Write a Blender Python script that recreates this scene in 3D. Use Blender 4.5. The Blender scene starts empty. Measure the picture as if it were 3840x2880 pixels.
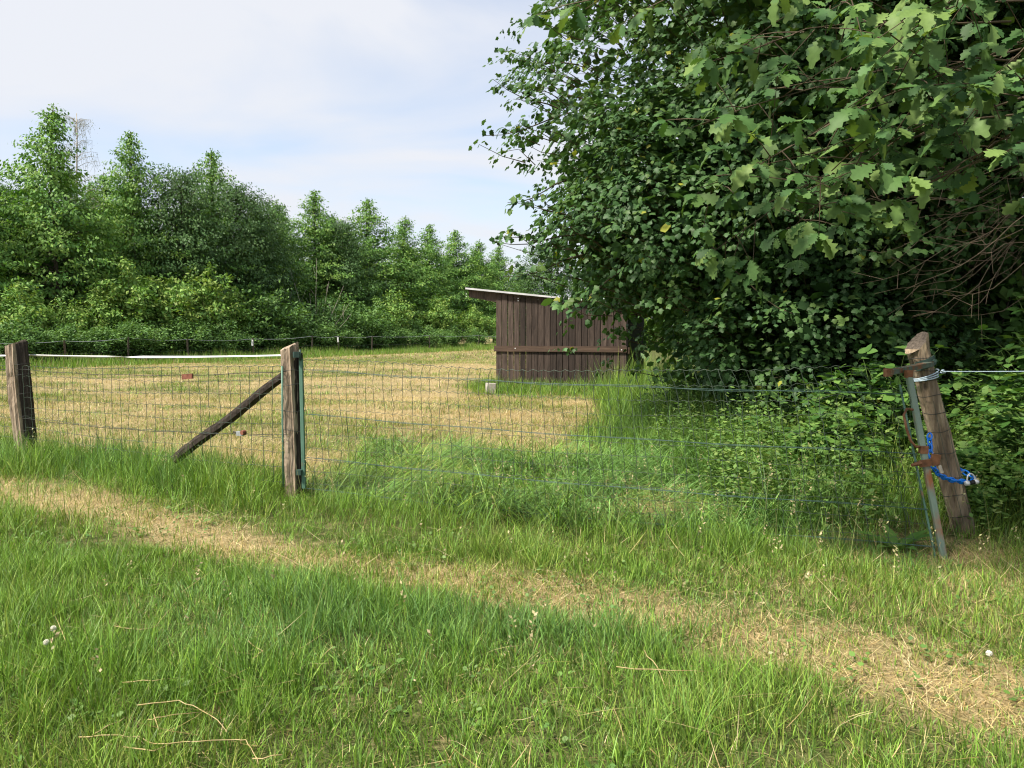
import bpy, math, random
import numpy as np
from mathutils import Vector, Matrix

random.seed(7)
rng = np.random.default_rng(11)
scene = bpy.context.scene
COL = scene.collection
R = math.radians

# ------------------------------------------------------------------ camera
CAM_H, FPX, PITCH = 1.5, 769.0, R(3.87)
cam = bpy.data.cameras.new('camera')
cam.sensor_fit = 'HORIZONTAL'; cam.sensor_width = 36.0; cam.lens = FPX / 1024 * 36
cam.clip_start = 0.05; cam.clip_end = 3000
cam_ob = bpy.data.objects.new('camera', cam); COL.objects.link(cam_ob)
cam_ob.location = (0, 0, CAM_H); cam_ob.rotation_euler = (R(90) - PITCH, 0, 0)
scene.camera = cam_ob
scene.cycles.pixel_filter_type = 'BLACKMAN_HARRIS'; scene.cycles.filter_width = 1.15

# ------------------------------------------------------------------ sun and sky
SUN_DIR = Vector((-0.50, -0.33, 0.84)).normalized()          # towards the sun: left, behind the camera
sun = bpy.data.lights.new('sun', 'SUN')
sun.energy = 4.0; sun.angle = R(7.0); sun.color = (1.0, 0.93, 0.80)
sun_ob = bpy.data.objects.new('sun', sun); COL.objects.link(sun_ob)
sun_ob.rotation_euler = SUN_DIR.to_track_quat('Z', 'Y').to_euler()
sun_ob.location = (-10, -8, 20)

world = bpy.data.worlds.new('World'); scene.world = world; world.use_nodes = True
nt = world.node_tree; nt.nodes.clear()
def N(tree, kind, **kw):
    n = tree.nodes.new(kind)
    for k, v in kw.items():
        setattr(n, k, v)
    return n
L = nt.links.new
sky = N(nt, 'ShaderNodeTexSky', sky_type='NISHITA', sun_disc=False)
sky.sun_elevation = math.asin(SUN_DIR.z); sky.sun_rotation = math.atan2(SUN_DIR.x, SUN_DIR.y)
sky.air_density = 1.0; sky.dust_density = 1.2; sky.ozone_density = 1.2
bg1 = N(nt, 'ShaderNodeBackground'); bg1.inputs['Strength'].default_value = 0.11
L(sky.outputs['Color'], bg1.inputs['Color'])
bg2 = N(nt, 'ShaderNodeBackground'); bg2.inputs['Color'].default_value = (0.91, 0.935, 1.0, 1); bg2.inputs['Strength'].default_value = 0.455
tc = N(nt, 'ShaderNodeTexCoord'); sx = N(nt, 'ShaderNodeSeparateXYZ'); L(tc.outputs['Generated'], sx.inputs[0])
za = N(nt, 'ShaderNodeMath', operation='ADD'); L(sx.outputs['Z'], za.inputs[0]); za.inputs[1].default_value = 0.22
zm = N(nt, 'ShaderNodeMath', operation='MAXIMUM'); L(za.outputs[0], zm.inputs[0]); zm.inputs[1].default_value = 0.05
dx = N(nt, 'ShaderNodeMath', operation='DIVIDE'); L(sx.outputs['X'], dx.inputs[0]); L(zm.outputs[0], dx.inputs[1])
dy = N(nt, 'ShaderNodeMath', operation='DIVIDE'); L(sx.outputs['Y'], dy.inputs[0]); L(zm.outputs[0], dy.inputs[1])
cx = N(nt, 'ShaderNodeCombineXYZ'); L(dx.outputs[0], cx.inputs[0]); L(dy.outputs[0], cx.inputs[1])
mp = N(nt, 'ShaderNodeMapping'); L(cx.outputs[0], mp.inputs['Vector'])
mp.inputs['Rotation'].default_value = (0, 0, R(18)); mp.inputs['Scale'].default_value = (0.75, 1.15, 1); mp.inputs['Location'].default_value = (3.3, 1.1, 0.4)
nz = N(nt, 'ShaderNodeTexNoise'); L(mp.outputs[0], nz.inputs['Vector'])
nz.inputs['Scale'].default_value = 1.35; nz.inputs['Detail'].default_value = 7; nz.inputs['Roughness'].default_value = 0.47; nz.inputs['Distortion'].default_value = 0.6
rp = N(nt, 'ShaderNodeValToRGB'); L(nz.outputs['Fac'], rp.inputs[0])
rp.color_ramp.elements[0].position = 0.36; rp.color_ramp.elements[0].color = (0.46, 0.46, 0.46, 1)
rp.color_ramp.elements[1].position = 0.58; rp.color_ramp.elements[1].color = (0.98, 0.98, 0.98, 1)
mx = N(nt, 'ShaderNodeMixShader'); L(rp.outputs['Color'], mx.inputs[0]); L(bg1.outputs[0], mx.inputs[1]); L(bg2.outputs[0], mx.inputs[2])
wo = N(nt, 'ShaderNodeOutputWorld'); L(mx.outputs[0], wo.inputs['Surface'])

vs = scene.view_settings
vs.view_transform = 'Standard'; vs.look = 'None'; vs.exposure = 1.05; vs.gamma = 1.0; vs.use_curve_mapping = False
cy = scene.cycles
cy.max_bounces = 4; cy.diffuse_bounces = 2; cy.glossy_bounces = 1; cy.transmission_bounces = 2; cy.transparent_max_bounces = 4
cy.caustics_reflective = False; cy.caustics_refractive = False

# ------------------------------------------------------------------ helpers
def P(px, py, Y):
    """world point seen at picture point (1024 x 768) at forward distance Y: used to take measurements off the photograph"""
    u = (px - 512) / FPX; v = (384 - py) / FPX
    d = Vector((u, math.cos(PITCH) + v * math.sin(PITCH), -math.sin(PITCH) + v * math.cos(PITCH)))
    return Vector((0, 0, CAM_H)) + d * (Y / d.y)
def G(px, py, z=0.0):
    u = (px - 512) / FPX; v = (384 - py) / FPX
    d = Vector((u, math.cos(PITCH) + v * math.sin(PITCH), -math.sin(PITCH) + v * math.cos(PITCH)))
    return Vector((0, 0, CAM_H)) + d * ((z - CAM_H) / d.z)

_tabs = {}
def vnoise(x, y, seed=0):
    if seed not in _tabs:
        _tabs[seed] = np.random.default_rng(1000 + seed).random((256, 256))
    t = _tabs[seed]
    x = np.asarray(x, float) + 900.0; y = np.asarray(y, float) + 900.0
    xi = np.floor(x).astype(int); yi = np.floor(y).astype(int)
    fx = x - xi; fy = y - yi
    fx = fx * fx * (3 - 2 * fx); fy = fy * fy * (3 - 2 * fy)
    a = t[xi % 256, yi % 256]; b = t[(xi + 1) % 256, yi % 256]; c = t[xi % 256, (yi + 1) % 256]; d = t[(xi + 1) % 256, (yi + 1) % 256]
    return (a * (1 - fx) + b * fx) * (1 - fy) + (c * (1 - fx) + d * fx) * fy
def fbm(x, y, seed=0, o=4):
    s = 0; a = 0.5; w = 0
    for i in range(o):
        s = s + a * vnoise(np.asarray(x) * 2 ** i, np.asarray(y) * 2 ** i, seed + i); w += a; a *= 0.55
    return s / w
def sstep(a, b, x):
    t = np.clip((np.asarray(x, float) - a) / (b - a), 0, 1); return t * t * (3 - 2 * t)

def np_mesh(name, verts, faces, cols=None, flat=False):
    """verts (V,3); faces: list of (M,k) index arrays; cols (V,3)"""
    me = bpy.data.meshes.new(name)
    verts = np.ascontiguousarray(verts, dtype=np.float32)
    me.vertices.add(len(verts)); me.vertices.foreach_set('co', verts.ravel())
    loops = np.concatenate([f.ravel() for f in faces]).astype(np.int32)
    tot = np.concatenate([np.full(len(f), f.shape[1]) for f in faces])
    st = np.concatenate([[0], np.cumsum(tot)[:-1]]).astype(np.int32)
    me.loops.add(len(loops)); me.loops.foreach_set('vertex_index', loops)
    me.polygons.add(len(st)); me.polygons.foreach_set('loop_start', st)
    if cols is not None:
        at = me.color_attributes.new('col', 'FLOAT_COLOR', 'POINT')
        c4 = np.ones((len(verts), 4), np.float32); c4[:, :3] = cols
        at.data.foreach_set('color', c4.ravel())
    me.update(calc_edges=True)
    if flat:
        me.polygons.foreach_set('use_smooth', np.zeros(len(st), bool))
    else:
        me.polygons.foreach_set('use_smooth', np.ones(len(st), bool))
    return me

def link(name, me, mat=None, parent=None, loc=None):
    o = bpy.data.objects.new(name, me); COL.objects.link(o)
    if mat is not None and me is not None and len(me.materials) == 0:
        me.materials.append(mat)
    if parent is not None:
        o.parent = parent
    if loc is not None:
        o.location = loc
    return o
def tag(o, label=None, cat=None, group=None, kind=None):
    if label: o['label'] = label
    if cat: o['category'] = cat
    if group: o['group'] = group
    if kind: o['kind'] = kind
    return o
def empty(name, loc, label, cat, group=None, rz=0.0):
    o = bpy.data.objects.new(name, None); COL.objects.link(o)
    o.location = loc; o.rotation_euler = (0, 0, rz); o.empty_display_size = 0.2
    return tag(o, label, cat, group)

class MB:
    def __init__(self):
        self.v = []; self.f = []
    def add(self, vs, fs):
        n = len(self.v); self.v += [tuple(p) for p in vs]; self.f += [tuple(i + n for i in f) for f in fs]
        return self
    def tube(self, pts, r, k=6, closed=False, cap=True):
        pts = [Vector(p) for p in pts]; n = len(pts)
        rs = r if isinstance(r, (list, tuple)) else [r] * n
        vs = []; up = None
        for i, p in enumerate(pts):
            if closed:
                t = pts[(i + 1) % n] - pts[i - 1]
            else:
                t = pts[min(i + 1, n - 1)] - pts[max(i - 1, 0)]
            t.normalize()
            if up is None:
                up = Vector((0, 0, 1)) if abs(t.z) < 0.9 else Vector((1, 0, 0))
            a = t.cross(up); a.normalize(); b = a.cross(t); b.normalize(); up = b
            for j in range(k):
                th = 2 * math.pi * j / k
                vs.append(p + (a * math.cos(th) + b * math.sin(th)) * rs[i])
        fs = []
        for i in range(n if closed else n - 1):
            i2 = (i + 1) % n
            for j in range(k):
                fs.append((i * k + j, i * k + (j + 1) % k, i2 * k + (j + 1) % k, i2 * k + j))
        if not closed and cap:
            fs.append(tuple(range(k - 1, -1, -1))); fs.append(tuple((n - 1) * k + j for j in range(k)))
        return self.add(vs, fs)
    def box(self, c, s, M=None, bev=0.0):
        x, y, z = s[0] / 2, s[1] / 2, s[2] / 2
        if bev <= 0:
            vs = [Vector((a * x, b * y, d * z)) for d in (-1, 1) for b in (-1, 1) for a in (-1, 1)]
            fs = [(0, 2, 3, 1), (4, 5, 7, 6), (0, 1, 5, 4), (2, 6, 7, 3), (0, 4, 6, 2), (1, 3, 7, 5)]
        else:
            vs = []; fs = []
            for zz, i in ((-z, 0), (z, 1)):
                for (a, b) in ((-x + bev, -y), (x - bev, -y), (x, -y + bev), (x, y - bev), (x - bev, y), (-x + bev, y), (-x, y - bev), (-x, -y + bev)):
                    vs.append(Vector((a, b, zz)))
            fs = [(7, 6, 5, 4, 3, 2, 1, 0), tuple(range(8, 16))] + [(i, (i + 1) % 8, 8 + (i + 1) % 8, 8 + i) for i in range(8)]
        M = M or Matrix.Identity(3)
        return self.add([Vector(c) + M @ p for p in vs], fs)
    def rings(self, rings, cap=True):
        k = len(rings[0]); vs = [p for r in rings for p in r]; fs = []
        for i in range(len(rings) - 1):
            for j in range(k):
                fs.append((i * k + j, i * k + (j + 1) % k, (i + 1) * k + (j + 1) % k, (i + 1) * k + j))
        if cap:
            fs.append(tuple(range(k - 1, -1, -1))); fs.append(tuple((len(rings) - 1) * k + j for j in range(k)))
        return self.add(vs, fs)
    def mesh(self, name, smooth=False):
        me = bpy.data.meshes.new(name); me.from_pydata(self.v, [], self.f); me.update()
        me.polygons.foreach_set('use_smooth', [smooth] * len(me.polygons))
        return me
    def build(self, name, mat, parent=None, smooth=False, origin=None):
        if origin is not None:
            o0 = Vector(origin); self.v = [tuple(Vector(p) - o0) for p in self.v]
        o = link(name, self.mesh(name, smooth), mat, parent)
        if origin is not None:
            o.location = origin
        return o

# ------------------------------------------------------------------ materials
def mat_new(name):
    m = bpy.data.materials.new(name); m.use_nodes = True; t = m.node_tree; t.nodes.clear()
    out = N(t, 'ShaderNodeOutputMaterial')
    b = N(t, 'ShaderNodeBsdfPrincipled')
    t.links.new(b.outputs[0], out.inputs['Surface'])
    return m, t, b, out
def leaf_mat(name, rough=0.5, spec=0.35, trans=0.3, tint=(1.25, 1.3, 0.55)):
    m, t, b, out = mat_new(name); l = t.links.new
    a = N(t, 'ShaderNodeAttribute', attribute_name='col')
    l(a.outputs['Color'], b.inputs['Base Color'])
    b.inputs['Roughness'].default_value = rough; b.inputs['Specular IOR Level'].default_value = spec
    tr = N(t, 'ShaderNodeBsdfTranslucent')
    mu = N(t, 'ShaderNodeMix', data_type='RGBA', blend_type='MULTIPLY'); mu.inputs[0].default_value = 1
    l(a.outputs['Color'], mu.inputs[6]); mu.inputs[7].default_value = (*tint, 1)
    l(mu.outputs[2], tr.inputs['Color'])
    mix = N(t, 'ShaderNodeMixShader'); mix.inputs[0].default_value = trans
    l(b.outputs[0], mix.inputs[1]); l(tr.outputs[0], mix.inputs[2]); l(mix.outputs[0], out.inputs['Surface'])
    return m
def leaf_obj_mat(name, c1, c2, rough=0.45, spec=0.4, trans=0.25):
    """for single leaves: colour varies from leaf object to leaf object"""
    m, t, b, out = mat_new(name); l = t.links.new
    oi = N(t, 'ShaderNodeObjectInfo')
    r = N(t, 'ShaderNodeValToRGB'); l(oi.outputs['Random'], r.inputs[0])
    r.color_ramp.elements[0].color = (*c1, 1); r.color_ramp.elements[1].color = (*c2, 1)
    tcn = N(t, 'ShaderNodeTexCoord'); nn = N(t, 'ShaderNodeTexNoise'); nn.inputs['Scale'].default_value = 6; l(tcn.outputs['Object'], nn.inputs['Vector'])
    rr = N(t, 'ShaderNodeMapRange'); l(nn.outputs['Fac'], rr.inputs[0]); rr.inputs[3].default_value = 0.75; rr.inputs[4].default_value = 1.25
    mu = N(t, 'ShaderNodeMix', data_type='RGBA', blend_type='MULTIPLY'); mu.inputs[0].default_value = 1
    l(r.outputs[0], mu.inputs[6]); l(rr.outputs[0], mu.inputs[7]); l(mu.outputs[2], b.inputs['Base Color'])
    b.inputs['Roughness'].default_value = rough; b.inputs['Specular IOR Level'].default_value = spec
    tr = N(t, 'ShaderNodeBsdfTranslucent')
    m2 = N(t, 'ShaderNodeMix', data_type='RGBA', blend_type='MULTIPLY'); m2.inputs[0].default_value = 1
    l(mu.outputs[2], m2.inputs[6]); m2.inputs[7].default_value = (1.3, 1.3, 0.5, 1); l(m2.outputs[2], tr.inputs['Color'])
    mix = N(t, 'ShaderNodeMixShader'); mix.inputs[0].default_value = trans
    l(b.outputs[0], mix.inputs[1]); l(tr.outputs[0], mix.inputs[2]); l(mix.outputs[0], out.inputs['Surface'])
    return m
def noise_mat(name, stops, scale=(1, 1, 1), nscale=5.0, rough=0.8, bump=0.3, bdist=0.01, metal=0.0, detail=8, spec=0.3, rand=0.0, distort=0.0):
    m, t, b, out = mat_new(name); l = t.links.new
    tcn = N(t, 'ShaderNodeTexCoord'); mpn = N(t, 'ShaderNodeMapping'); mpn.inputs['Scale'].default_value = scale
    if rand > 0:
        oi = N(t, 'ShaderNodeObjectInfo'); va = N(t, 'ShaderNodeVectorMath', operation='ADD')
        sc_ = N(t, 'ShaderNodeMath', operation='MULTIPLY'); l(oi.outputs['Random'], sc_.inputs[0]); sc_.inputs[1].default_value = 37.0
        l(tcn.outputs['Object'], va.inputs[0]); l(sc_.outputs[0], va.inputs[1]); l(va.outputs[0], mpn.inputs['Vector'])
    else:
        l(tcn.outputs['Object'], mpn.inputs['Vector'])
    nn = N(t, 'ShaderNodeTexNoise'); nn.inputs['Scale'].default_value = nscale; nn.inputs['Detail'].default_value = detail; nn.inputs['Roughness'].default_value = 0.6
    nn.inputs['Distortion'].default_value = distort
    l(mpn.outputs[0], nn.inputs['Vector'])
    r = N(t, 'ShaderNodeValToRGB'); l(nn.outputs['Fac'], r.inputs[0])
    els = r.color_ramp.elements
    while len(els) < len(stops): els.new(0.5)
    for e, (p, c) in zip(els, stops):
        e.position = p; e.color = (*c, 1)
    col = r.outputs[0]
    if rand > 0:
        rr = N(t, 'ShaderNodeMapRange'); l(oi.outputs['Random'], rr.inputs[0]); rr.inputs[3].default_value = 1 - rand; rr.inputs[4].default_value = 1 + rand
        mu = N(t, 'ShaderNodeMix', data_type='RGBA', blend_type='MULTIPLY'); mu.inputs[0].default_value = 1
        l(col, mu.inputs[6]); l(rr.outputs[0], mu.inputs[7]); col = mu.outputs[2]
    l(col, b.inputs['Base Color'])
    b.inputs['Roughness'].default_value = rough; b.inputs['Metallic'].default_value = metal; b.inputs['Specular IOR Level'].default_value = spec
    if bump > 0:
        bp = N(t, 'ShaderNodeBump'); bp.inputs['Strength'].default_value = bump; bp.inputs['Distance'].default_value = bdist
        l(nn.outputs['Fac'], bp.inputs['Height']); l(bp.outputs[0], b.inputs['Normal'])
    return m

M_GRASS = leaf_mat('grass_blade', 0.5, 0.3, 0.24, (1.15, 1.15, 0.6))
M_LEAF_FAR = leaf_mat('wood_leaf', 0.55, 0.25, 0.24)
M_LEAF_MAPLE = leaf_mat('maple_leaf', 0.5, 0.22, 0.28)
M_LEAF_OAK = leaf_mat('oak_leaf', 0.55, 0.22, 0.25)
M_LEAF_WEED = leaf_mat('weed_leaf', 0.5, 0.3, 0.28)
M_OAK1 = leaf_obj_mat('oak_leaf_single', (0.070, 0.150, 0.042), (0.190, 0.285, 0.080), rough=0.55, spec=0.22)
M_MAPLE1 = leaf_obj_mat('maple_leaf_single', (0.048, 0.108, 0.036), (0.098, 0.175, 0.050), rough=0.5, spec=0.25, trans=0.25)
M_BRAM1 = leaf_obj_mat('bramble_leaf_single', (0.050, 0.130, 0.028), (0.120, 0.230, 0.045))
M_BARK = noise_mat('bark', [(0.3, (0.03, 0.024, 0.018)), (0.7, (0.12, 0.10, 0.075))], (6, 6, 1), 6, 0.9, 0.6, 0.02)
M_TWIG = noise_mat('twig', [(0.3, (0.045, 0.032, 0.02)), (0.7, (0.12, 0.09, 0.055))], (1, 1, 1), 12, 0.85, 0.2)
M_DEAD = noise_mat('dead_twig', [(0.3, (0.05, 0.036, 0.024)), (0.7, (0.12, 0.09, 0.062))], (1, 1, 1), 12, 0.85, 0.2)
M_PALEBARK = noise_mat('pale_bark', [(0.3, (0.22, 0.19, 0.15)), (0.7, (0.48, 0.44, 0.38))], (1, 1, 1), 8, 0.85, 0.2)
M_POST = noise_mat('split_oak', [(0.24, (0.05, 0.034, 0.024)), (0.38, (0.21, 0.155, 0.11)), (0.54, (0.40, 0.31, 0.225)), (0.75, (0.55, 0.44, 0.33))], (14, 14, 0.9), 3.0, 0.85, 0.9, 0.02, distort=0.6)
M_POSTDARK = noise_mat('weathered_shaded_oak', [(0.28, (0.012, 0.009, 0.007)), (0.60, (0.055, 0.042, 0.033)), (0.8, (0.13, 0.105, 0.085))], (12, 12, 1.0), 3.0, 0.9, 0.9, 0.02, distort=0.6)  # weathered brace; also the shade painted into the posts' side slabs
M_ENDGRAIN = noise_mat('weathered_end_grain', [(0.3, (0.05, 0.04, 0.032)), (0.6, (0.15, 0.12, 0.095)), (0.8, (0.26, 0.21, 0.165))], (1, 6, 6), 9, 0.9, 0.9, 0.02)
M_POSTROUND = noise_mat('weathered_pine', [(0.25, (0.055, 0.04, 0.027)), (0.48, (0.22, 0.165, 0.11)), (0.72, (0.48, 0.38, 0.26))], (7, 7, 0.8), 2.6, 0.85, 0.7, 0.02, distort=0.5)
M_SHED = noise_mat('stained_plank', [(0.22, (0.012, 0.009, 0.0075)), (0.44, (0.046, 0.033, 0.027)), (0.62, (0.078, 0.056, 0.046)), (0.80, (0.16, 0.118, 0.095))], (9, 9, 0.55), 2.2, 0.75, 0.5, 0.012, rand=0.45, distort=1.8, spec=0.25)
M_SHEDRAIL = noise_mat('stained_rail', [(0.25, (0.035, 0.022, 0.015)), (0.55, (0.085, 0.054, 0.038)), (0.8, (0.15, 0.10, 0.07))], (0.6, 9, 9), 2.2, 0.75, 0.5, 0.012, distort=0.8)
M_SHEDBLACK = noise_mat('shade_black_board', [(0.3, (0.004, 0.003, 0.003)), (0.7, (0.012, 0.010, 0.009))], (8, 8, 0.6), 2, 0.8, 0.4, 0.01)  # near-black puts the shade of the end wall into the board colour
M_TIN = noise_mat('roof_edge', [(0.3, (0.42, 0.42, 0.44)), (0.7, (0.62, 0.62, 0.65))], (1, 1, 1), 4, 0.45, 0.05)
M_FELT = noise_mat('roof_felt', [(0.3, (0.03, 0.03, 0.03)), (0.7, (0.07, 0.065, 0.06))], (1, 1, 1), 14, 0.95, 0.4)
M_SCREW = noise_mat('screw_head', [(0.3, (0.6, 0.6, 0.6)), (0.7, (0.8, 0.8, 0.8))], (1, 1, 1), 4, 0.4, 0.0, metal=0.3)
M_CONC = noise_mat('concrete', [(0.3, (0.36, 0.33, 0.29)), (0.7, (0.52, 0.48, 0.43))], (1, 1, 1), 20, 0.9, 0.4)
M_WIRE = noise_mat('green_wire', [(0.3, (0.025, 0.040, 0.026)), (0.7, (0.075, 0.105, 0.075))], (1, 1, 1), 30, 0.45, 0.0, spec=0.5)
M_WIRE2 = noise_mat('tension_wire', [(0.3, (0.022, 0.060, 0.055)), (0.7, (0.06, 0.12, 0.105))], (1, 1, 1), 30, 0.4, 0.0, spec=0.5)
M_WIREDK = noise_mat('dark_wire', [(0.3, (0.02, 0.022, 0.02)), (0.7, (0.06, 0.06, 0.055))], (1, 1, 1), 30, 0.5, 0.0)
M_GPAINT = noise_mat('green_paint', [(0.30, (0.28, 0.12, 0.05)), (0.40, (0.075, 0.16, 0.115)), (0.62, (0.11, 0.21, 0.155)), (0.8, (0.17, 0.28, 0.22))], (1, 1, 0.5), 9, 0.5, 0.15, 0.003, spec=0.4)
M_GATEBAR = noise_mat('rusty_green_paint', [(0.36, (0.25, 0.095, 0.035)), (0.45, (0.20, 0.17, 0.12)), (0.53, (0.15, 0.21, 0.165)), (0.8, (0.22, 0.28, 0.235))], (1, 1, 0.45), 7, 0.55, 0.2, 0.003, spec=0.4)
M_RUST = noise_mat('rust', [(0.3, (0.07, 0.035, 0.02)), (0.55, (0.19, 0.085, 0.042)), (0.75, (0.26, 0.15, 0.09))], (1, 1, 1), 18, 0.85, 0.4, 0.004)
M_RUSTGREEN = noise_mat('rust_over_green_paint', [(0.38, (0.20, 0.085, 0.04)), (0.47, (0.15, 0.10, 0.065)), (0.55, (0.085, 0.115, 0.09)), (0.75, (0.13, 0.17, 0.14))], (1, 1, 1), 11, 0.7, 0.3, 0.004)
M_RUSTRED = noise_mat('rusty_steel', [(0.3, (0.10, 0.035, 0.022)), (0.7, (0.28, 0.11, 0.07))], (1, 1, 1), 30, 0.8, 0.3, 0.003)
M_DKGREEN = noise_mat('dark_green_paint', [(0.3, (0.02, 0.045, 0.038)), (0.7, (0.05, 0.085, 0.07))], (1, 1, 1), 16, 0.5, 0.1, 0.003)
M_GALV = noise_mat('galvanised', [(0.3, (0.32, 0.34, 0.36)), (0.7, (0.6, 0.62, 0.64))], (1, 1, 1), 25, 0.4, 0.1, 0.002, metal=0.6)
M_BLACK = noise_mat('black_plastic', [(0.3, (0.012, 0.012, 0.013)), (0.7, (0.03, 0.03, 0.03))], (1, 1, 1), 25, 0.5, 0.0)
M_BLUE = noise_mat('blue_vinyl', [(0.3, (0.0, 0.13, 0.62)), (0.7, (0.01, 0.24, 0.85))], (1, 1, 1), 30, 0.22, 0.0, spec=0.7)
M_CORD = noise_mat('pale_blue_cord', [(0.3, (0.36, 0.50, 0.62)), (0.7, (0.62, 0.72, 0.80))], (1, 1, 1), 60, 0.7, 0.3, 0.002)
M_TAPE = noise_mat('white_tape', [(0.3, (0.72, 0.72, 0.70)), (0.7, (0.85, 0.85, 0.83))], (1, 1, 1), 30, 0.6, 0.0)
M_STRAW = noise_mat('dry_straw', [(0.3, (0.30, 0.21, 0.08)), (0.7, (0.52, 0.41, 0.22))], (1, 1, 1), 20, 0.6, 0.1, 0.002)
M_FLOWER = noise_mat('clover_petal', [(0.3, (0.6, 0.58, 0.45)), (0.7, (0.8, 0.78, 0.68))], (1, 1, 1), 80, 0.8, 0.4, 0.002)
M_STEM = noise_mat('green_stem', [(0.3, (0.09, 0.15, 0.04)), (0.7, (0.15, 0.22, 0.06))], (1, 1, 1), 30, 0.6, 0.0)

# ------------------------------------------------------------------ layout of the ground
FX = np.array([-40, -13.0, -5.76, -1.96, 2.75, 6.0, 30.0]); FY = np.array([26.0, 13.0, 9.0, 6.9, 4.95, 4.3, 1.0])
def fence_y(x): return np.interp(x, FX, FY)
TRK = np.array([[-12, 11.8], [-4.9, 7.25], [-2.93, 6.0], [-1.31, 4.85], [-0.29, 4.5], [0.55, 4.15], [1.45, 3.55], [2.2, 2.85], [3.4, 1.9], [6, 0.5]])
def track_dist(x, y):
    d = np.full(np.shape(x), 1e9)
    for a, b in zip(TRK[:-1], TRK[1:]):
        ab = b - a; t = np.clip(((x - a[0]) * ab[0] + (y - a[1]) * ab[1]) / (ab @ ab), 0, 1)
        d = np.minimum(d, np.hypot(x - a[0] - t * ab[0], y - a[1] - t * ab[1]))
    return d
def ground_z(x, y):
    near = 1 - sstep(30, 60, np.hypot(x, y))
    return near * (0.10 * (fbm(np.asarray(x) * 0.35, np.asarray(y) * 0.35, 3, 3) - 0.5))
def zones(x, y):
    """masks: straw share, lush (tall) share, flattened share, field share"""
    x = np.asarray(x, float); y = np.asarray(y, float)
    n1 = fbm(x * 0.9, y * 0.9, 20); n2 = fbm(x * 2.7 + 5, y * 2.7, 30)
    db = y - fence_y(x) + (n1 - 0.5) * 1.2
    front = 1 - sstep(-0.2, 0.2, db)
    tw = 0.32 + 0.04 * sstep(0.5, 1.8, x) + 0.12 * sstep(-2.5, -4.5, x)
    trk = (1 - sstep(tw * 0.35, tw * 1.35, track_dist(x, y) + (n1 - 0.5) * 0.42)) * (0.62 + 0.62 * n2)
    trk = np.clip(trk, 0, 1) * (1 - sstep(-0.9, -0.2, db) * 0.8) * (0.80 + 0.20 * sstep(0.3, 0.6, vnoise(x * 1.1 + 7, y * 1.1, 33)))
    dry = (np.exp(-(((x - 2.9) / 0.8) ** 2 + ((y - 4.95) / 0.55) ** 2)) * 0.9 + 0.30 * sstep(0.7, 1.8, x) * sstep(2.7, 3.4, y) * (1 - sstep(4.3, 5.2, y))) * (0.35 + 0.9 * n1)
    right = sstep(-0.5, 0.6, x - (0.8 + 0.10 * (y - 8)) + (n1 - 0.5) * 1.6) * sstep(-0.6, 0.3, db)
    shedg = 0.8 * sstep(17.2, 19.2, y + (n1 - 0.5) * 5) * sstep(-1.6, -0.2, x + (n1 - 0.5) * 2) * (1 - sstep(22, 24, y)) * (1 - sstep(4.5, 6, x))
    gate = sstep(-2.2, -1.6, x)
    fs = sstep(0.3, 0.8, db) * (1 - gate) + sstep(2.4, 3.6, db) * gate
    field = np.clip(fs * (1 - right) * (1 - shedg), 0, 1)
    band = fbm(x * 0.10 + 2, y * 0.42, 40); band2 = fbm(x * 0.45 + 9, y * 0.8 + 3, 50)
    sf = np.clip(0.50 + 1.0 * (band - 0.42) + 1.5 * (band2 - 0.5) + 0.8 * (n2 - 0.5), 0.15, 1)
    strawpatch = np.exp(-(((x - 1.2) / 0.75) ** 2 + ((y - 6.4) / 0.45) ** 2)) * (0.4 + n2)
    straw = np.clip(np.maximum(np.maximum(np.maximum(trk, dry), field * sf), 0.85 * strawpatch), 0, 1)
    strip = sstep(-1.0, -0.55, db) * (1 - sstep(0.35, 0.8, db)) * (1 - gate)
    strip2 = sstep(-0.9, -0.3, db) * (1 - sstep(0.1, 0.6, db)) * gate
    lush = np.clip(strip + 0.25 * strip2 + right * 0.9 + shedg * 0.9, 0, 1)
    flatn = np.clip(gate * sstep(-0.3, 0.2, db) * (1 - fs) * (1 - sstep(1.6, 2.4, x)), 0, 1)
    low = np.maximum(np.exp(-(((x - 2.95) / 0.9) ** 2 + ((y - 5.0) / 0.75) ** 2)), np.exp(-(((x + 1.9) / 0.25) ** 2 + ((y - 6.6) / 0.35) ** 2)) * 0.75)
    td = track_dist(x, y); low = np.maximum(low, 0.75 * (1 - sstep(0.25, 0.75, td)) * sstep(-1.9, -1.3, x))
    return straw, lush * (1 - low), flatn, field, low

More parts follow.
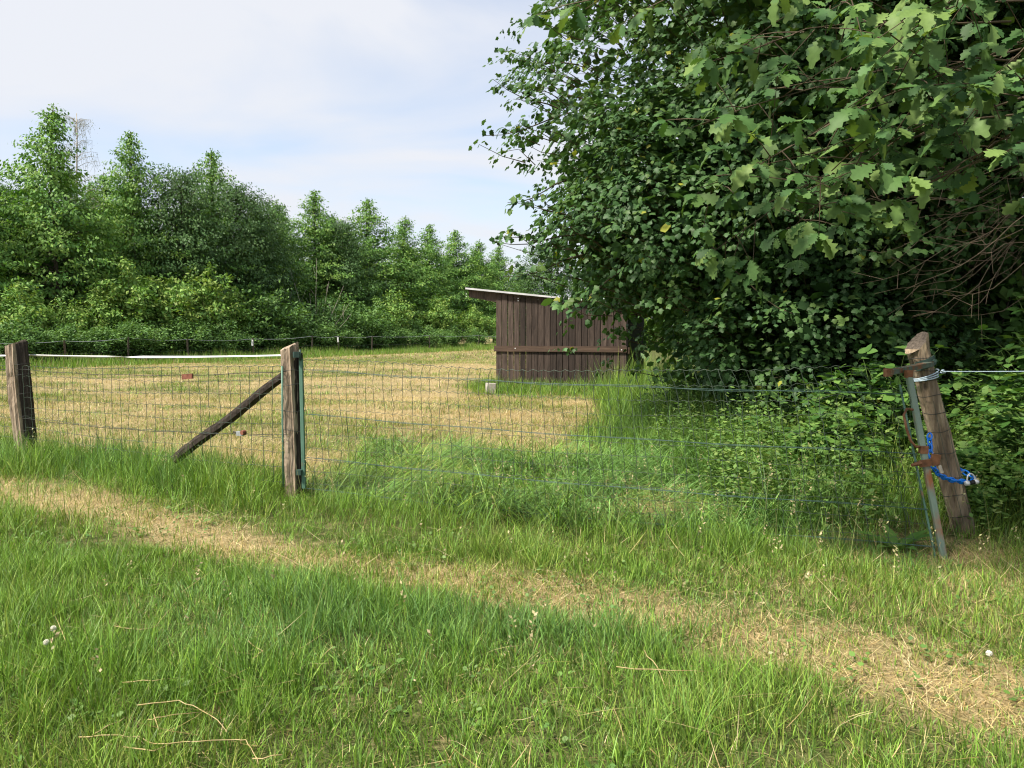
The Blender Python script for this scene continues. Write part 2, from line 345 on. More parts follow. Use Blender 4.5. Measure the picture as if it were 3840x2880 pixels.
def axis(lim, fine, n_out):
    a = np.arange(-fine, fine + 1e-6, 0.25)
    o = fine * (lim / fine) ** (np.arange(1, n_out + 1) / n_out)
    return np.concatenate([-o[::-1], a, o])
gx = axis(900, 24, 26); gy = axis(900, 40, 26); gy = gy[(gy > -5) | (gy < -39.9)]
XX, YY = np.meshgrid(gx, gy, indexing='ij')
st, lu, fl, fi, lw = zones(XX, YY)
V = np.stack([XX, YY, ground_z(XX, YY)], -1).reshape(-1, 3)
nx, ny = len(gx), len(gy)
I = np.arange(nx * ny).reshape(nx, ny)
F = np.stack([I[:-1, :-1], I[1:, :-1], I[1:, 1:], I[:-1, 1:]], -1).reshape(-1, 4)
gcol = np.stack([st.ravel(), lu.ravel(), fi.ravel()], -1)
def ground_mat():
    m, t, b, out = mat_new('meadow_ground'); l = t.links.new
    a = N(t, 'ShaderNodeAttribute', attribute_name='col'); s = N(t, 'ShaderNodeSeparateColor'); l(a.outputs['Color'], s.inputs[0])
    tcn = N(t, 'ShaderNodeTexCoord')
    n1 = N(t, 'ShaderNodeTexNoise'); n1.inputs['Scale'].default_value = 9; n1.inputs['Detail'].default_value = 8; l(tcn.outputs['Object'], n1.inputs['Vector'])
    n2 = N(t, 'ShaderNodeTexNoise'); n2.inputs['Scale'].default_value = 60; n2.inputs['Detail'].default_value = 6; l(tcn.outputs['Object'], n2.inputs['Vector'])
    ad = N(t, 'ShaderNodeMath', operation='ADD'); l(s.outputs[0], ad.inputs[0])
    sb = N(t, 'ShaderNodeMapRange'); l(n1.outputs['Fac'], sb.inputs[0]); sb.inputs[1].default_value = 0.25; sb.inputs[2].default_value = 0.75; sb.inputs[3].default_value = -0.4; sb.inputs[4].default_value = 0.4
    l(sb.outputs[0], ad.inputs[1])
    g = N(t, 'ShaderNodeValToRGB'); l(n2.outputs['Fac'], g.inputs[0])
    g.color_ramp.elements[0].position = 0.3; g.color_ramp.elements[0].color = (0.040, 0.048, 0.016, 1)
    g.color_ramp.elements[1].position = 0.7; g.color_ramp.elements[1].color = (0.11, 0.13, 0.04, 1)
    w = N(t, 'ShaderNodeValToRGB'); l(n2.outputs['Fac'], w.inputs[0])
    w.color_ramp.elements[0].position = 0.3; w.color_ramp.elements[0].color = (0.24, 0.18, 0.085, 1)
    w.color_ramp.elements[1].position = 0.7; w.color_ramp.elements[1].color = (0.47, 0.37, 0.20, 1)
    mix = N(t, 'ShaderNodeMix', data_type='RGBA'); l(ad.outputs[0], mix.inputs[0]); mix.clamp_factor = True
    l(g.outputs[0], mix.inputs[6]); l(w.outputs[0], mix.inputs[7]); l(mix.outputs[2], b.inputs['Base Color'])
    b.inputs['Roughness'].default_value = 0.95; b.inputs['Specular IOR Level'].default_value = 0.1
    bp = N(t, 'ShaderNodeBump'); bp.inputs['Strength'].default_value = 0.8; bp.inputs['Distance'].default_value = 0.03
    l(n2.outputs['Fac'], bp.inputs['Height']); l(bp.outputs[0], b.inputs['Normal'])
    return m
ground = link('ground', np_mesh('ground', V, [F], gcol), ground_mat())
tag(ground, 'mown meadow ground running to the wood', None, None, 'structure')

# ------------------------------------------------------------------ foliage machinery
def norm(a): return a / np.maximum(np.linalg.norm(a, axis=-1, keepdims=True), 1e-9)
def frames(ydir, nrm):
    y = norm(ydir); x = norm(np.cross(y, nrm)); z = np.cross(x, y)
    return np.stack([x, y, z], 1)           # rows: local axes
def place(tmpl_v, tmpl_f, pos, fr, size, col):
    n = len(pos); k = len(tmpl_v)
    v = np.einsum('kj,njc->nkc', tmpl_v, fr) * size[:, None, None] + pos[:, None, :]
    fs = [(f[None] + (np.arange(n) * k)[:, None, None]).reshape(-1, f.shape[1]) for f in tmpl_f]
    return v.reshape(-1, 3), fs, np.repeat(col, k, 0)
class Bag:
    def __init__(self): self.v = []; self.f = []; self.c = []; self.n = 0
    def add(self, v, fs, c):
        self.v.append(v); self.f += [f + self.n for f in fs]; self.c.append(c); self.n += len(v)
    def mesh(self, name):
        by = {}
        for f in self.f: by.setdefault(f.shape[1], []).append(f)
        return np_mesh(name, np.concatenate(self.v), [np.concatenate(x) for x in by.values()], np.concatenate(self.c))
# leaf outlines: y along the midrib, x across, z is the upper side
T_DIA = (np.array([[0, 0, 0], [0.27, 0.45, -0.06], [0, 1, -0.12], [-0.27, 0.45, -0.06]]), [np.array([[0, 1, 2], [0, 2, 3]])])
T_BROAD = (np.array([[0, 0, 0], [0.36, 0.25, -0.05], [0.38, 0.65, -0.08], [0, 1, -0.12], [-0.38, 0.65, -0.08], [-0.36, 0.25, -0.05]]), [np.array([[0, 1, 2], [0, 2, 3], [0, 3, 4], [0, 4, 5]])])
def fan(half, cy_=0.32, fold=0.18, droop=0.22):
    pts = [(x, y) for x, y in half] + [(-x, y) for x, y in half[::-1] if x > 1e-6]
    v = [[0, cy_, 0.03]] + [[x, y, -fold * abs(x) - droop * y * y] for x, y in pts]
    m = len(pts); f = [[0, 1 + i, 1 + (i + 1) % m] for i in range(m)]
    return np.array(v, float), [np.array(f)]
T_MAPLE = fan([(0, 0), (0.34, -0.04), (0.34, 0.18), (0.60, 0.42), (0.36, 0.52), (0.24, 0.78), (0, 1.0)])
def ribbed(half, fold=0.25, droop=0.2, wave=0.0):
    v = []; f = []
    for i, (x, y) in enumerate(half):
        z = -droop * y * y; w = wave * (1 if i % 2 else -1)
        v += [[0, y * 0.985, z], [x, y, z + fold * x * 0.5 + w], [-x, y, z + fold * x * 0.5 + w]]
    for i in range(len(half) - 1):
        a = 3 * i; b = a + 3
        f += [[a, a + 1, b + 1, b], [a, b, b + 2, a + 2]]
    return np.array(v, float), [np.array(f)]
T_OAK = ribbed([(0.015, 0), (0.05, 0.12), (0.17, 0.20), (0.10, 0.29), (0.25, 0.40), (0.15, 0.48), (0.34, 0.62), (0.20, 0.70), (0.29, 0.83), (0.14, 0.88), (0.10, 0.98), (0.01, 1.0)], wave=0.012)
T_BRAM = ribbed([(0.01, 0), (0.24, 0.10), (0.36, 0.30), (0.37, 0.50), (0.26, 0.74), (0.11, 0.90), (0.005, 1.0)], fold=0.3, droop=0.18)
def tmpl_mesh(name, T, bend=0.0, cup=0.0, sweep=0.0):
    v = T[0].copy(); v[:, 2] -= bend * v[:, 1] ** 2; v[:, 2] += cup * v[:, 0] ** 2 + 0.25 * sweep * v[:, 0]; v[:, 0] += sweep * v[:, 1] ** 2
    return np_mesh(name, v, T[1])

def rnd(n, s=1.0): return rng.normal(0, s, (n, 3))
def pick(cols, n, jit=0.12, base=None):
    cols = np.array(cols); i = rng.integers(0, len(cols), n) if base is None else base
    return cols[i] * (1 + rng.normal(0, jit, (n, 1))).clip(0.5, 1.6)

# ------------------------------------------------------------------ trees of the plantation
GREEN_A = [tuple(1.22 * v for v in c) for c in [(0.100, 0.205, 0.042), (0.130, 0.240, 0.050), (0.080, 0.175, 0.040), (0.165, 0.265, 0.056)]]
GREEN_DARK = [tuple(1.2 * v for v in c) for c in [(0.046, 0.100, 0.030), (0.060, 0.122, 0.036), (0.076, 0.140, 0.044)]]
GREEN_BUSH = [tuple(1.18 * v for v in c) for c in [(0.140, 0.255, 0.054), (0.180, 0.290, 0.062), (0.115, 0.225, 0.050), (0.220, 0.300, 0.070)]]
GREEN_FEATH = [(0.110, 0.215, 0.058), (0.140, 0.245, 0.064), (0.095, 0.190, 0.052)]
def leaves_at(bag, centers, out, per, spread, size, cols, T=T_DIA, droop=0.6, jit=0.16):
    n = len(centers); k = n * per
    c = np.repeat(centers, per, 0); o = np.repeat(out, per, 0)
    pos = c + rng.normal(0, 1, (k, 3)) * np.array([1, 1, 0.55]) * spread
    yd = 0.55 * o + np.array([0, 0, -droop]) + rnd(k, 0.45)
    nr = np.array([0, 0, 0.9]) + 0.45 * o + rnd(k, 0.45)
    base = np.repeat(rng.integers(0, len(cols), n), per)
    col = pick(cols, k, jit, base)
    bag.add(*place(T[0], T[1], pos, frames(yd, nr), size * rng.uniform(0.7, 1.25, k), col))
def plantation_tree(seed, H, Rm, z0, cols, style, leaf=0.19, per=11, step=0.42, nb=5, spread=0.20):
    global rng
    keep = rng; rng = np.random.default_rng(seed); rs = random.Random(seed)
    br = MB(); cs = []; os_ = []
    kx = [rs.uniform(-0.12, 0.12) for _ in range(4)]
    def axis_at(z): return Vector((kx[0] * math.sin(z * 0.5) + kx[1] * z * 0.1, kx[2] * math.sin(z * 0.45 + 1) + kx[3] * z * 0.1, z))
    trunk = MB().tube([axis_at(H * i / 10) for i in range(11)], [0.13 * (1 - 0.92 * i / 10) + 0.006 for i in range(11)], 7)
    z = z0; az = rs.uniform(0, 6)
    nb0 = nb
    while z < H * 0.985:
        t = (z - z0) / (H - z0); nb = nb0; lo, hi, sw = 0.62, 1.18, 1.0
        if style == 'spire':
            prof = (1 - t) ** 0.92 * min(1.0, 0.6 + t * 3.0); phi = R(4 + 48 * t)
            if t > 0.55: nb = 5; lo, hi, sw = 0.5, 1.5, 0.5
        else:
            prof = math.sqrt(max(0.02, 1 - (1.75 * t - 0.75) ** 2)); phi = R(5 + 50 * t)
        for b in range(nb):
            az += 2.4 + rs.uniform(-0.3, 0.3)
            Lb = max(0.22, Rm * prof * rs.uniform(lo, hi))
            d = Vector((math.cos(az), math.sin(az), 0)); p0 = axis_at(z + rs.uniform(-0.15, 0.15))
            pts = [p0 + d * (Lb * s * math.cos(phi)) + Vector((0, 0, Lb * s * math.sin(phi) - 0.16 * Lb * s * s)) for s in (0, 0.33, 0.66, 1.0)]
            br.tube(pts, [0.03 * (1 - t) + 0.008, 0.02 * (1 - t) + 0.006, 0.009, 0.004], 3, cap=False)
            nc = int(1.4 + Lb * 3.8)
            for s in np.linspace(0.15, 1.0, nc) ** 0.75 * 1.03:
                q = p0 + d * (Lb * s * math.cos(phi)) + Vector((0, 0, Lb * s * math.sin(phi) - 0.16 * Lb * s * s))
                w = (0.10 + 0.30 * Lb * 0.4 * s) * sw
                side = Vector((-d.y, d.x, 0)) * rs.gauss(0, w)
                cs.append(tuple(q + side + Vector((0, 0, rs.gauss(0, 0.08))))); os_.append((d.x, d.y, 0.15))
        z += step * (0.72 + 0.55 * max(0.0, 0.8 - t)) * rs.uniform(0.8, 1.2)
    bag = Bag()
    ca = np.array(cs); hi_ = ca[:, 2] > H * 0.80
    leaves_at(bag, ca[~hi_], np.array(os_)[~hi_], per, spread, leaf, cols)
    leaves_at(bag, ca[hi_], np.array(os_)[hi_], max(5, per - 2), spread * 0.70, leaf * 0.85, cols)
    tz = np.array([axis_at(H * 0.94 + 0.16 * i) for i in range(6)])
    leaves_at(bag, tz, np.tile([[0.2, 0, 0.9]], (6, 1)), 6, 0.06, leaf * 0.7, cols, droop=0.1)
    out = (trunk.mesh('trunk', True), br.mesh('branches', True), bag.mesh('crown'))
    out[0].materials.append(M_BARK); out[1].materials.append(M_BARK); out[2].materials.append(M_LEAF_FAR)
    rng = keep
    return out
def bush_mesh(seed, H, Rm, cols, leaf, stems=16, per=9, T=T_DIA, droop=0.5, spread=0.15, lean=0.55):
    global rng
    keep = rng; rng = np.random.default_rng(seed); rs = random.Random(seed)
    st_ = MB(); cs = []; os_ = []
    for i in range(stems):
        az = i * 2.4 + rs.uniform(-0.4, 0.4); f = math.sqrt((i + 0.5) / stems); d = Vector((math.cos(az), math.sin(az), 0))
        h = H * (1.0 - 0.42 * f * f) * rs.uniform(0.78, 1.1); rad = Rm * f * rs.uniform(0.7, 1.05)
        pts = [d * (rad * (0.12 + 0.88 * s ** 1.4)) + Vector((0, 0, h * (s ** 0.85))) for s in np.linspace(0, 1, 6)]
        st_.tube(pts, [0.028 * (1 - s * 0.85) for s in np.linspace(0, 1, 6)], 3, cap=False)
        for s in np.linspace(0.18, 1.02, int(5 + h * 3.5)):
            q = d * (rad * (0.12 + 0.88 * s ** 1.4)) + Vector((0, 0, h * (s ** 0.85)))
            w = 0.5 * (1.12 - s) * Rm * 0.6 + 0.10
            for _ in range(3):
                a2 = rs.uniform(0, 6.28); rr = w * math.sqrt(rs.random())
                e = Vector((math.cos(a2), math.sin(a2), 0))
                cs.append(tuple(q + e * rr + Vector((0, 0, rs.gauss(0, 0.12))))); o = d * 0.6 + e * 0.6; os_.append((o.x, o.y, 0.3))
    bag = Bag(); leaves_at(bag, np.array(cs), np.array(os_), per, spread, leaf, cols, T, droop)
    out = (st_.mesh('stems', True), bag.mesh('foliage'))
    out[0].materials.append(M_BARK); out[1].materials.append(M_LEAF_FAR)
    rng = keep
    return out
SPIRE = [plantation_tree(s, 13.0, 4.9, 1.6, GREEN_A, 'spire', leaf=0.20, per=12, step=0.40, nb=6, spread=0.21) for s in (1, 2, 3)]
ROUND = [plantation_tree(s, 11.0, 3.6, 0.8, GREEN_DARK, 'round', leaf=0.19, per=11, nb=7, spread=0.26) for s in (11, 12)]
BUSH_L = [bush_mesh(s, 4.5, 2.2, GREEN_BUSH, 0.19) for s in (21, 22)]
BUSH_F = [bush_mesh(s, 2.6, 1.7, GREEN_FEATH, 0.15, stems=14, per=10, droop=0.15, spread=0.16) for s in (31, 32)]

def put_tree(kind, x, y, h, h0, label, group, rz, wid=1.0, name='plantation_tree', cat='tree'):
    t = empty(name, (x, y, float(ground_z(x, y)) - 0.03), label, cat, group, rz)
    s = h / h0; t.scale = (s * wid, s * wid, s)
    for nm, me in zip(('trunk', 'limbs', 'crown'), kind):
        link(nm, me, None, t)
    return t
def put_bush(kind, x, y, h, h0, label, group, rz, wid=1.0, name='bush'):
    t = empty(name, (x, y, float(ground_z(x, y)) - 0.03), label, 'bush', group, rz)
    s = h / h0; t.scale = (s * wid, s * wid, s)
    for nm, me in zip(('stems', 'foliage'), kind):
        link(nm, me, None, t)
    return t
# edge of the wood runs from E0 to E1
E0 = np.array([-22.6, 34.0]); E1 = np.array([-1.9, 76.0]); ED = (E1 - E0) / np.linalg.norm(E1 - E0); EN = np.array([-ED[1], ED[0]])
def edge_at(px, back):
    """point on the line of sight px, `back` metres behind the edge of the wood"""
    u = (px - 512) / FPX; a = E0 + EN * back
    t = (u * a[1] - a[0]) / (ED[0] - u * ED[1]); p = a + ED * t
    return float(p[0]), float(p[1])
FRONT = [  # px, top py, back, kind, label
    (-42, 120, 5.0, 0, 'spiry tree cut by the picture edge, left of the tallest tree'),
    (58, 103, 5.0, 1, 'tallest spiry green tree, in front of the wispy birch'),
    (138, 131, 5.5, 2, 'spiry green tree right of the wispy birch, second tallest'),
    (216, 150, 6.0, 0, 'spiry tree rising behind the dark rounded trees'),
    (276, 200, 7.0, 1, 'short thin spire just right of the dark rounded trees'),
    (318, 190, 6.5, 2, 'pale green spiry tree behind the bare sapling'),
    (369, 199, 7.0, 0, 'bright green spiry tree, fifth peak along the skyline'),
    (404, 216, 7.0, 1, 'spiry tree right of the fifth skyline peak'),
    (431, 224, 7.5, 2, 'slim spire left of the dark far spire'),
    (456, 230, 8.0, 0, 'darker far spire above the shelter roof overhang'),
    (478, 240, 8.0, 1, 'far spire low on the skyline left of the maple'),
    (499, 246, 8.0, 2, 'last far spire before the maple crown begins'),
]
for i, (px, py, back, k, lab) in enumerate(FRONT):
    x, y = edge_at(px, back); h = P(px, py, y).z
    put_tree(SPIRE[k], x, y, h, 13.0, lab, 'front row of the plantation', i * 1.9, (1.0 + 0.10 * math.sin(i * 2.3)) * (1.0 if i < 4 else 1.25))
for i, (px, py, back, k, lab) in enumerate([
        (186, 176, 4.0, 0, 'dark rounded tree between second and third spires'),
        (238, 192, 4.2, 1, 'dark rounded tree right of the third spire'),
        (262, 205, 5.0, 0, 'dark rounded tree in front of the short thin spire'),
        (100, 215, 9.0, 1, 'dark tree low behind the two tallest spires'),
        (345, 226, 5.0, 1, 'dark low tree between the fourth and fifth peaks')]):
    x, y = edge_at(px, back); h = P(px, py, y).z
    put_tree(ROUND[k], x, y, h, 11.0, lab, 'dark rounded trees in the plantation', i * 1.3, 1.0, 'rounded_tree')
rb = random.Random(5)
for row, back in enumerate((9.5, 14.0)):
    for j in range(17):
        px = -90 + j * 38 + rb.uniform(-14, 14)
        x, y = edge_at(px, back + rb.uniform(-1, 1))
        hh = rb.uniform(9.8, 11.2)
        put_tree((SPIRE + ROUND)[rb.randrange(5)], x, y, hh, 12.5, 'green tree in the back rows of the plantation, behind the front spires', 'back rows of the plantation', rb.uniform(0, 6), 1.15)
# wispy birch
def birch():
    rs = random.Random(3); x, y = edge_at(84, 8.0); base = Vector((x, y, 0)); H = P(84, 113, y).z
    t = empty('birch_tree', base, 'wispy grey birch behind the tallest spiry tree', 'tree')
    MB().tube([(0.1 * math.sin(i), 0, H * i / 8) for i in range(9)], [0.11 * (1 - 0.9 * i / 8) + 0.01 for i in range(9)], 6).build('trunk', M_PALEBARK, t, True)
    br = MB(); cs = []
    for i in range(46):
        z = H * rs.uniform(0.5, 0.98); az = rs.uniform(0, 6.28); Lb = (1.1 - z / H) * 3.4 * rs.uniform(0.6, 1.1) + 0.3
        d = Vector((math.cos(az), math.sin(az), 0)); pts = [Vector((0, 0, z)) + d * Lb * s + Vector((0, 0, Lb * (0.9 * s - 0.5 * s * s))) for s in (0, 0.35, 0.7, 1)]
        br.tube(pts, [0.02, 0.014, 0.01, 0.006], 3, cap=False)
        for s in np.linspace(0.35, 1.0, 8):
            q = Vector((0, 0, z)) + d * Lb * s + Vector((0, 0, Lb * (0.9 * s - 0.5 * s * s)))
            cs.append(tuple(q)); br.tube([q, q + Vector((rs.gauss(0, .12), rs.gauss(0, .12), -0.35 - 0.4 * rs.random()))], 0.005, 3, cap=False)
    br.build('limbs', M_PALEBARK, t, True)
    bag = Bag(); c = np.array(cs); leaves_at(bag, c + np.array([0, 0, -0.2]), np.zeros_like(c), 3, 0.2, 0.075, [(0.20, 0.22, 0.15), (0.26, 0.26, 0.20)], T_DIA, 0.9)
    link('crown', bag.mesh('crown'), M_LEAF_FAR, t)
birch()
# bare pale sapling in front of the fourth peak
def bare_sapling():
    rs = random.Random(9); x, y = edge_at(316, 0.5)
    t = empty('bare_sapling', (x, y, 0), 'bare pale sapling fanning out of the bushes below the fourth peak', 'sapling')
    for i in range(9):
        a = R(-40 + 11 * i + rs.uniform(-5, 5)); h = rs.uniform(4.2, 6.6)
        pts = [Vector((math.sin(a) * h * s * 0.75, rs.gauss(0, 0.05), h * s * math.cos(a) + 0.1 * math.sin(s * 6))) for s in np.linspace(0, 1, 6)]
        m = MB().tube(pts, [0.032 * (1 - 0.8 * s) for s in np.linspace(0, 1, 6)], 4)
        for q in pts[2:5]:
            m.tube([q, q + Vector((rs.gauss(0.1, .3), rs.gauss(0, .1), rs.uniform(0.5, 1.0)))], [0.012, 0.005], 3)
        m.build('stem', M_PALEBARK, t, True)
bare_sapling()
# bushes along the edge of the wood
BL = [(18, 281, 0, 'yellow-green bush behind the nearest far fence stake'), (66, 300, 1, 'low bush between the leftmost bush and the big double bush'), (104, 286, 0, 'bush on the near shoulder of the big double bush'),
      (138, 263, 1, 'big yellow-green bush, nearer half of the tall pair'), (168, 276, 0, 'bush filling the dip between the tall pair'), (200, 266, 1, 'big yellow-green bush, farther half of the tall pair'),
      (233, 290, 0, 'bush sloping down right of the tall pair'), (392, 292, 1, 'bright bush midway between middle post and shelter'), (440, 298, 0, 'bright bush left of the shelter overhang'),
      (476, 306, 1, 'bright bush partly behind the shelter overhang'), (505, 308, 0, 'far bush hidden behind the shelter wall')]
for i, (px, py, k, lab) in enumerate(BL):
    x, y = edge_at(px, 1.2); put_bush(BUSH_L[k], x, y, P(px, py, y).z, 4.5, lab, 'tall bushes along the wood', i * 2.1, 1.1)
FL = [(258, 288), (286, 300), (316, 303), (345, 300), (368, 304)]
for i, (px, py) in enumerate(FL):
    x, y = edge_at(px, 0.6)
    put_bush(BUSH_F[i % 2], x, y, P(px, py, y).z, 2.6, ['feathery bush right of the tall bush pair', 'feathery bush above the middle gate post', 'feathery bush below the bare sapling', 'feathery bush right of the bare sapling', 'feathery bush left of the bright midway bush'][i], 'feathery bushes along the wood', i * 1.7, 1.15, 'feathery_bush')
ORD = 'first second third fourth fifth sixth seventh eighth ninth tenth eleventh twelfth thirteenth fourteenth fifteenth sixteenth seventeenth eighteenth nineteenth twentieth'.split()
for i in range(20):
    px = 8 + i * 26 + rb.uniform(-5, 5); x, y = edge_at(px, -0.9 + rb.uniform(-0.3, 0.3))
    put_bush(BUSH_F[i % 2], x, y, rb.uniform(1.7, 2.3), 2.6, ORD[i] + ' low feathery bush from the left behind the far wire', 'low bushes along the far wire', rb.uniform(0, 6), 1.4, 'low_bush')
# trees that close the view behind the shelter
for i in range(13):
    x = 3 + i * 5.2; y = 62 + 0.5 * x + rb.uniform(-3, 3)
    put_tree((ROUND + SPIRE)[rb.randrange(5)], x, y, rb.uniform(8, 11), 12.0, 'dark distant tree glimpsed past the shelter and the maple', 'distant trees beyond the shelter', rb.uniform(0, 6), 1.5, 'distant_tree')
    put_bush(BUSH_L[i % 2], x + 2.4, y - 3, 3.2, 4.5, 'distant hedge bush glimpsed past the shelter', 'distant hedge beyond the shelter', rb.uniform(0, 6), 1.5, 'hedge_bush')

# ------------------------------------------------------------------ far wire fence at the edge of the wood
def far_fence():
    t = empty('wire_fence', (*edge_at(200, -2.3), 0), 'thin far wire fence on short stakes along the wood', 'fence')
    M = t.location.copy(); rs = random.Random(4)
    pts = []
    for px in (-30, 66, 128, 188, 254, 312, 339, 372, 430, 479, 505):
        x, y = edge_at(px, -2.3); h = rs.uniform(1.10, 1.28); r = 0.05
        lx, ly = rs.uniform(-0.06, 0.06), rs.uniform(-0.05, 0.05)
        m = MB().tube([Vector((x, y, -0.1)) - M, Vector((x + lx / 2, y + ly / 2, h * 0.5)) - M, Vector((x + lx, y + ly, h)) - M], [r, r * 0.95, r * 0.8], 6)
        m.build('stake', M_BARK if px not in (66, 254) else M_TWIG, t)
        pts.append((Vector((x + lx, y + ly, h - 0.03)), px))
        if px in (254, 339):
            MB().box(Vector((x + lx, y + ly - 0.06, h - 0.25)) - M, (0.10, 0.05, 0.34)).build('insulator', M_TAPE, t)
    for dz, r in ((0, 0.011), (-0.55, 0.006)):
        for (a, _), (b, _) in zip(pts[:-1], pts[1:]):
            q = [a.lerp(b, s) + Vector((0, 0, dz - 0.09 * 4 * s * (1 - s))) - M for s in np.linspace(0, 1, 7)]
            MB().tube(q, r, 3).build('wire', M_GALV if dz == 0 else M_WIREDK, t)
far_fence()

# ------------------------------------------------------------------ field shelter
def shelter():
    a = Vector((-0.43, 20.5, 0)); b = Vector((2.90, 19.5, 0)); Lw = (b - a).length
    ang = math.atan2(b.y - a.y, b.x - a.x)
    t = empty('field_shelter', a, 'dark brown plank field shelter with sloping roof under the maple', 'shelter', None, ang)
    W = 3.4; z0 = 0.10; zl, zr = 2.55, 2.17
    def ztop(x): return zl + (zr - zl) * x / Lw
    n = 21; w = Lw / n; rs = random.Random(2)
    for i in range(n):                                    # the wall that faces the camera
        x0, x1 = i * w + 0.006, (i + 1) * w - 0.006; dyy = rs.uniform(-0.006, 0.006); zb = z0 + rs.uniform(-0.015, 0.015)
        m = MB(); T = 0.024
        ch = 0.006
        prof = [(x0, T), (x0, ch), (x0 + ch, 0), (x1 - ch, 0), (x1, ch), (x1, T)]
        m.rings([[Vector((x, y + dyy, zb)) for x, y in prof], [Vector((x, y + dyy, ztop(x) - 0.03)) for x, y in prof]])
        m.build('plank', M_SHED, t, origin=(x0, dyy, zb))
    for i in range(20):                                   # the low end wall, its deep shade put into near-black boards
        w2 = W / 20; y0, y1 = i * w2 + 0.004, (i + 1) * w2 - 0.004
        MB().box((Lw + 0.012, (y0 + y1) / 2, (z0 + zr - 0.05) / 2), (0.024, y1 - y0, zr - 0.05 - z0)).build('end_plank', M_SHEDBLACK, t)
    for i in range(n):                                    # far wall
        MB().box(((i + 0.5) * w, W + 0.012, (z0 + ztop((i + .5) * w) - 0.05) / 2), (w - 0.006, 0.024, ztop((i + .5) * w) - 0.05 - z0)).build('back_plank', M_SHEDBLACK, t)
    MB().box((Lw * 0.5 - 0.01, -0.022, 1.06), (Lw + 0.06, 0.042, 0.15), bev=0.006).build('rail', M_SHEDRAIL, t)
    MB().box((Lw + 0.05, 0.03, 1.03), (0.05, 0.06, 0.16)).build('rail_end', M_SHEDRAIL, t)
    MB().box((Lw * 0.5 + 0.02, -0.015, 0.045), (Lw + 0.14, 0.09, 0.13), bev=0.01).build('sill', M_SHEDRAIL, t)
    for (x, y) in ((0.06, 0.09), (Lw - 0.06, 0.09), (0.06, W - 0.09), (Lw - 0.06, W - 0.09)):
        MB().box((x, y, ztop(x) / 2), (0.11, 0.11, ztop(x) - 0.12)).build('corner_post', M_SHEDRAIL, t)
    # roof: rafters, deck, white edge trim
    sl = math.atan2(zr - zl, Lw); ov = 0.80; Mx = Matrix.Rotation(-sl, 3, 'Y')
    x0, x1 = -ov, Lw + 0.22
    def zr_(x): return zl + (zr - zl) * x / Lw
    for yy in (0.055, W * 0.33, W * 0.66, W - 0.055):
        c = ((x0 + 0.02) / 2, yy, zr_((x0 + 0.02) / 2) - 0.115)
        m = MB()
        xs = (x0 + 0.03, -0.004)
        m.add([Vector((xs[0], yy - 0.03, zr_(xs[0]) - 0.02)), Vector((xs[1], yy - 0.03, zr_(xs[1]) - 0.02)), Vector((xs[1], yy - 0.03, zr_(xs[1]) - 0.26)), Vector((xs[0], yy - 0.03, zr_(xs[0]) - 0.20)),
               Vector((xs[0], yy + 0.03, zr_(xs[0]) - 0.02)), Vector((xs[1], yy + 0.03, zr_(xs[1]) - 0.02)), Vector((xs[1], yy + 0.03, zr_(xs[1]) - 0.26)), Vector((xs[0], yy + 0.03, zr_(xs[0]) - 0.20))],
              [(3, 2, 1, 0), (4, 5, 6, 7), (0, 1, 5, 4), (2, 3, 7, 6), (1, 2, 6, 5), (3, 0, 4, 7)])
        m.build('rafter', M_SHED, t)
    cxm = (x0 + x1) / 2; Lr = (x1 - x0) / math.cos(sl)
    roof = MB().box((cxm, W / 2, zr_(cxm) + 0.015), (Lr, W + 0.16, 0.05), Mx).build('roof', M_FELT, t)
    MB().box((cxm, -0.10, zr_(cxm) + 0.022), (Lr + 0.03, 0.03, 0.045), Mx).build('roof_edge', M_TIN, roof)
    MB().box((x0 - 0.02, W / 2, zr_(x0) + 0.022), (0.03, W + 0.16, 0.07), Mx).build('eave_edge', M_SHED, roof)
    for (x, z) in ((0.62, 2.38), (0.62, 2.32), (2.02, 2.22), (2.02, 2.15), (-0.84, 2.52), (-0.84, 2.45), (0.55, 1.07), (3.36, 1.05)):
        MB().tube([(x, -0.006 if z > 1.2 else -0.048, z), (x, 0.0 if z > 1.2 else -0.04, z)], 0.016, 8).build('screw', M_SCREW, t) if x > -0.5 else MB().tube([(x, 0.018, z), (x, 0.026, z)], 0.014, 8).build('screw', M_SCREW, t)
shelter()
cb = G(490.7, 392.5)
m = MB().box((0, 0, 0.11), (0.24, 0.22, 0.24), Matrix.Rotation(0.2, 3, 'Z') @ Matrix.Rotation(0.06, 3, 'Y'), bev=0.02)
tag(m.build('concrete_block', M_CONC, None, origin=None), 'pale concrete block in the grass at the corner of the shelter', 'block').location = cb

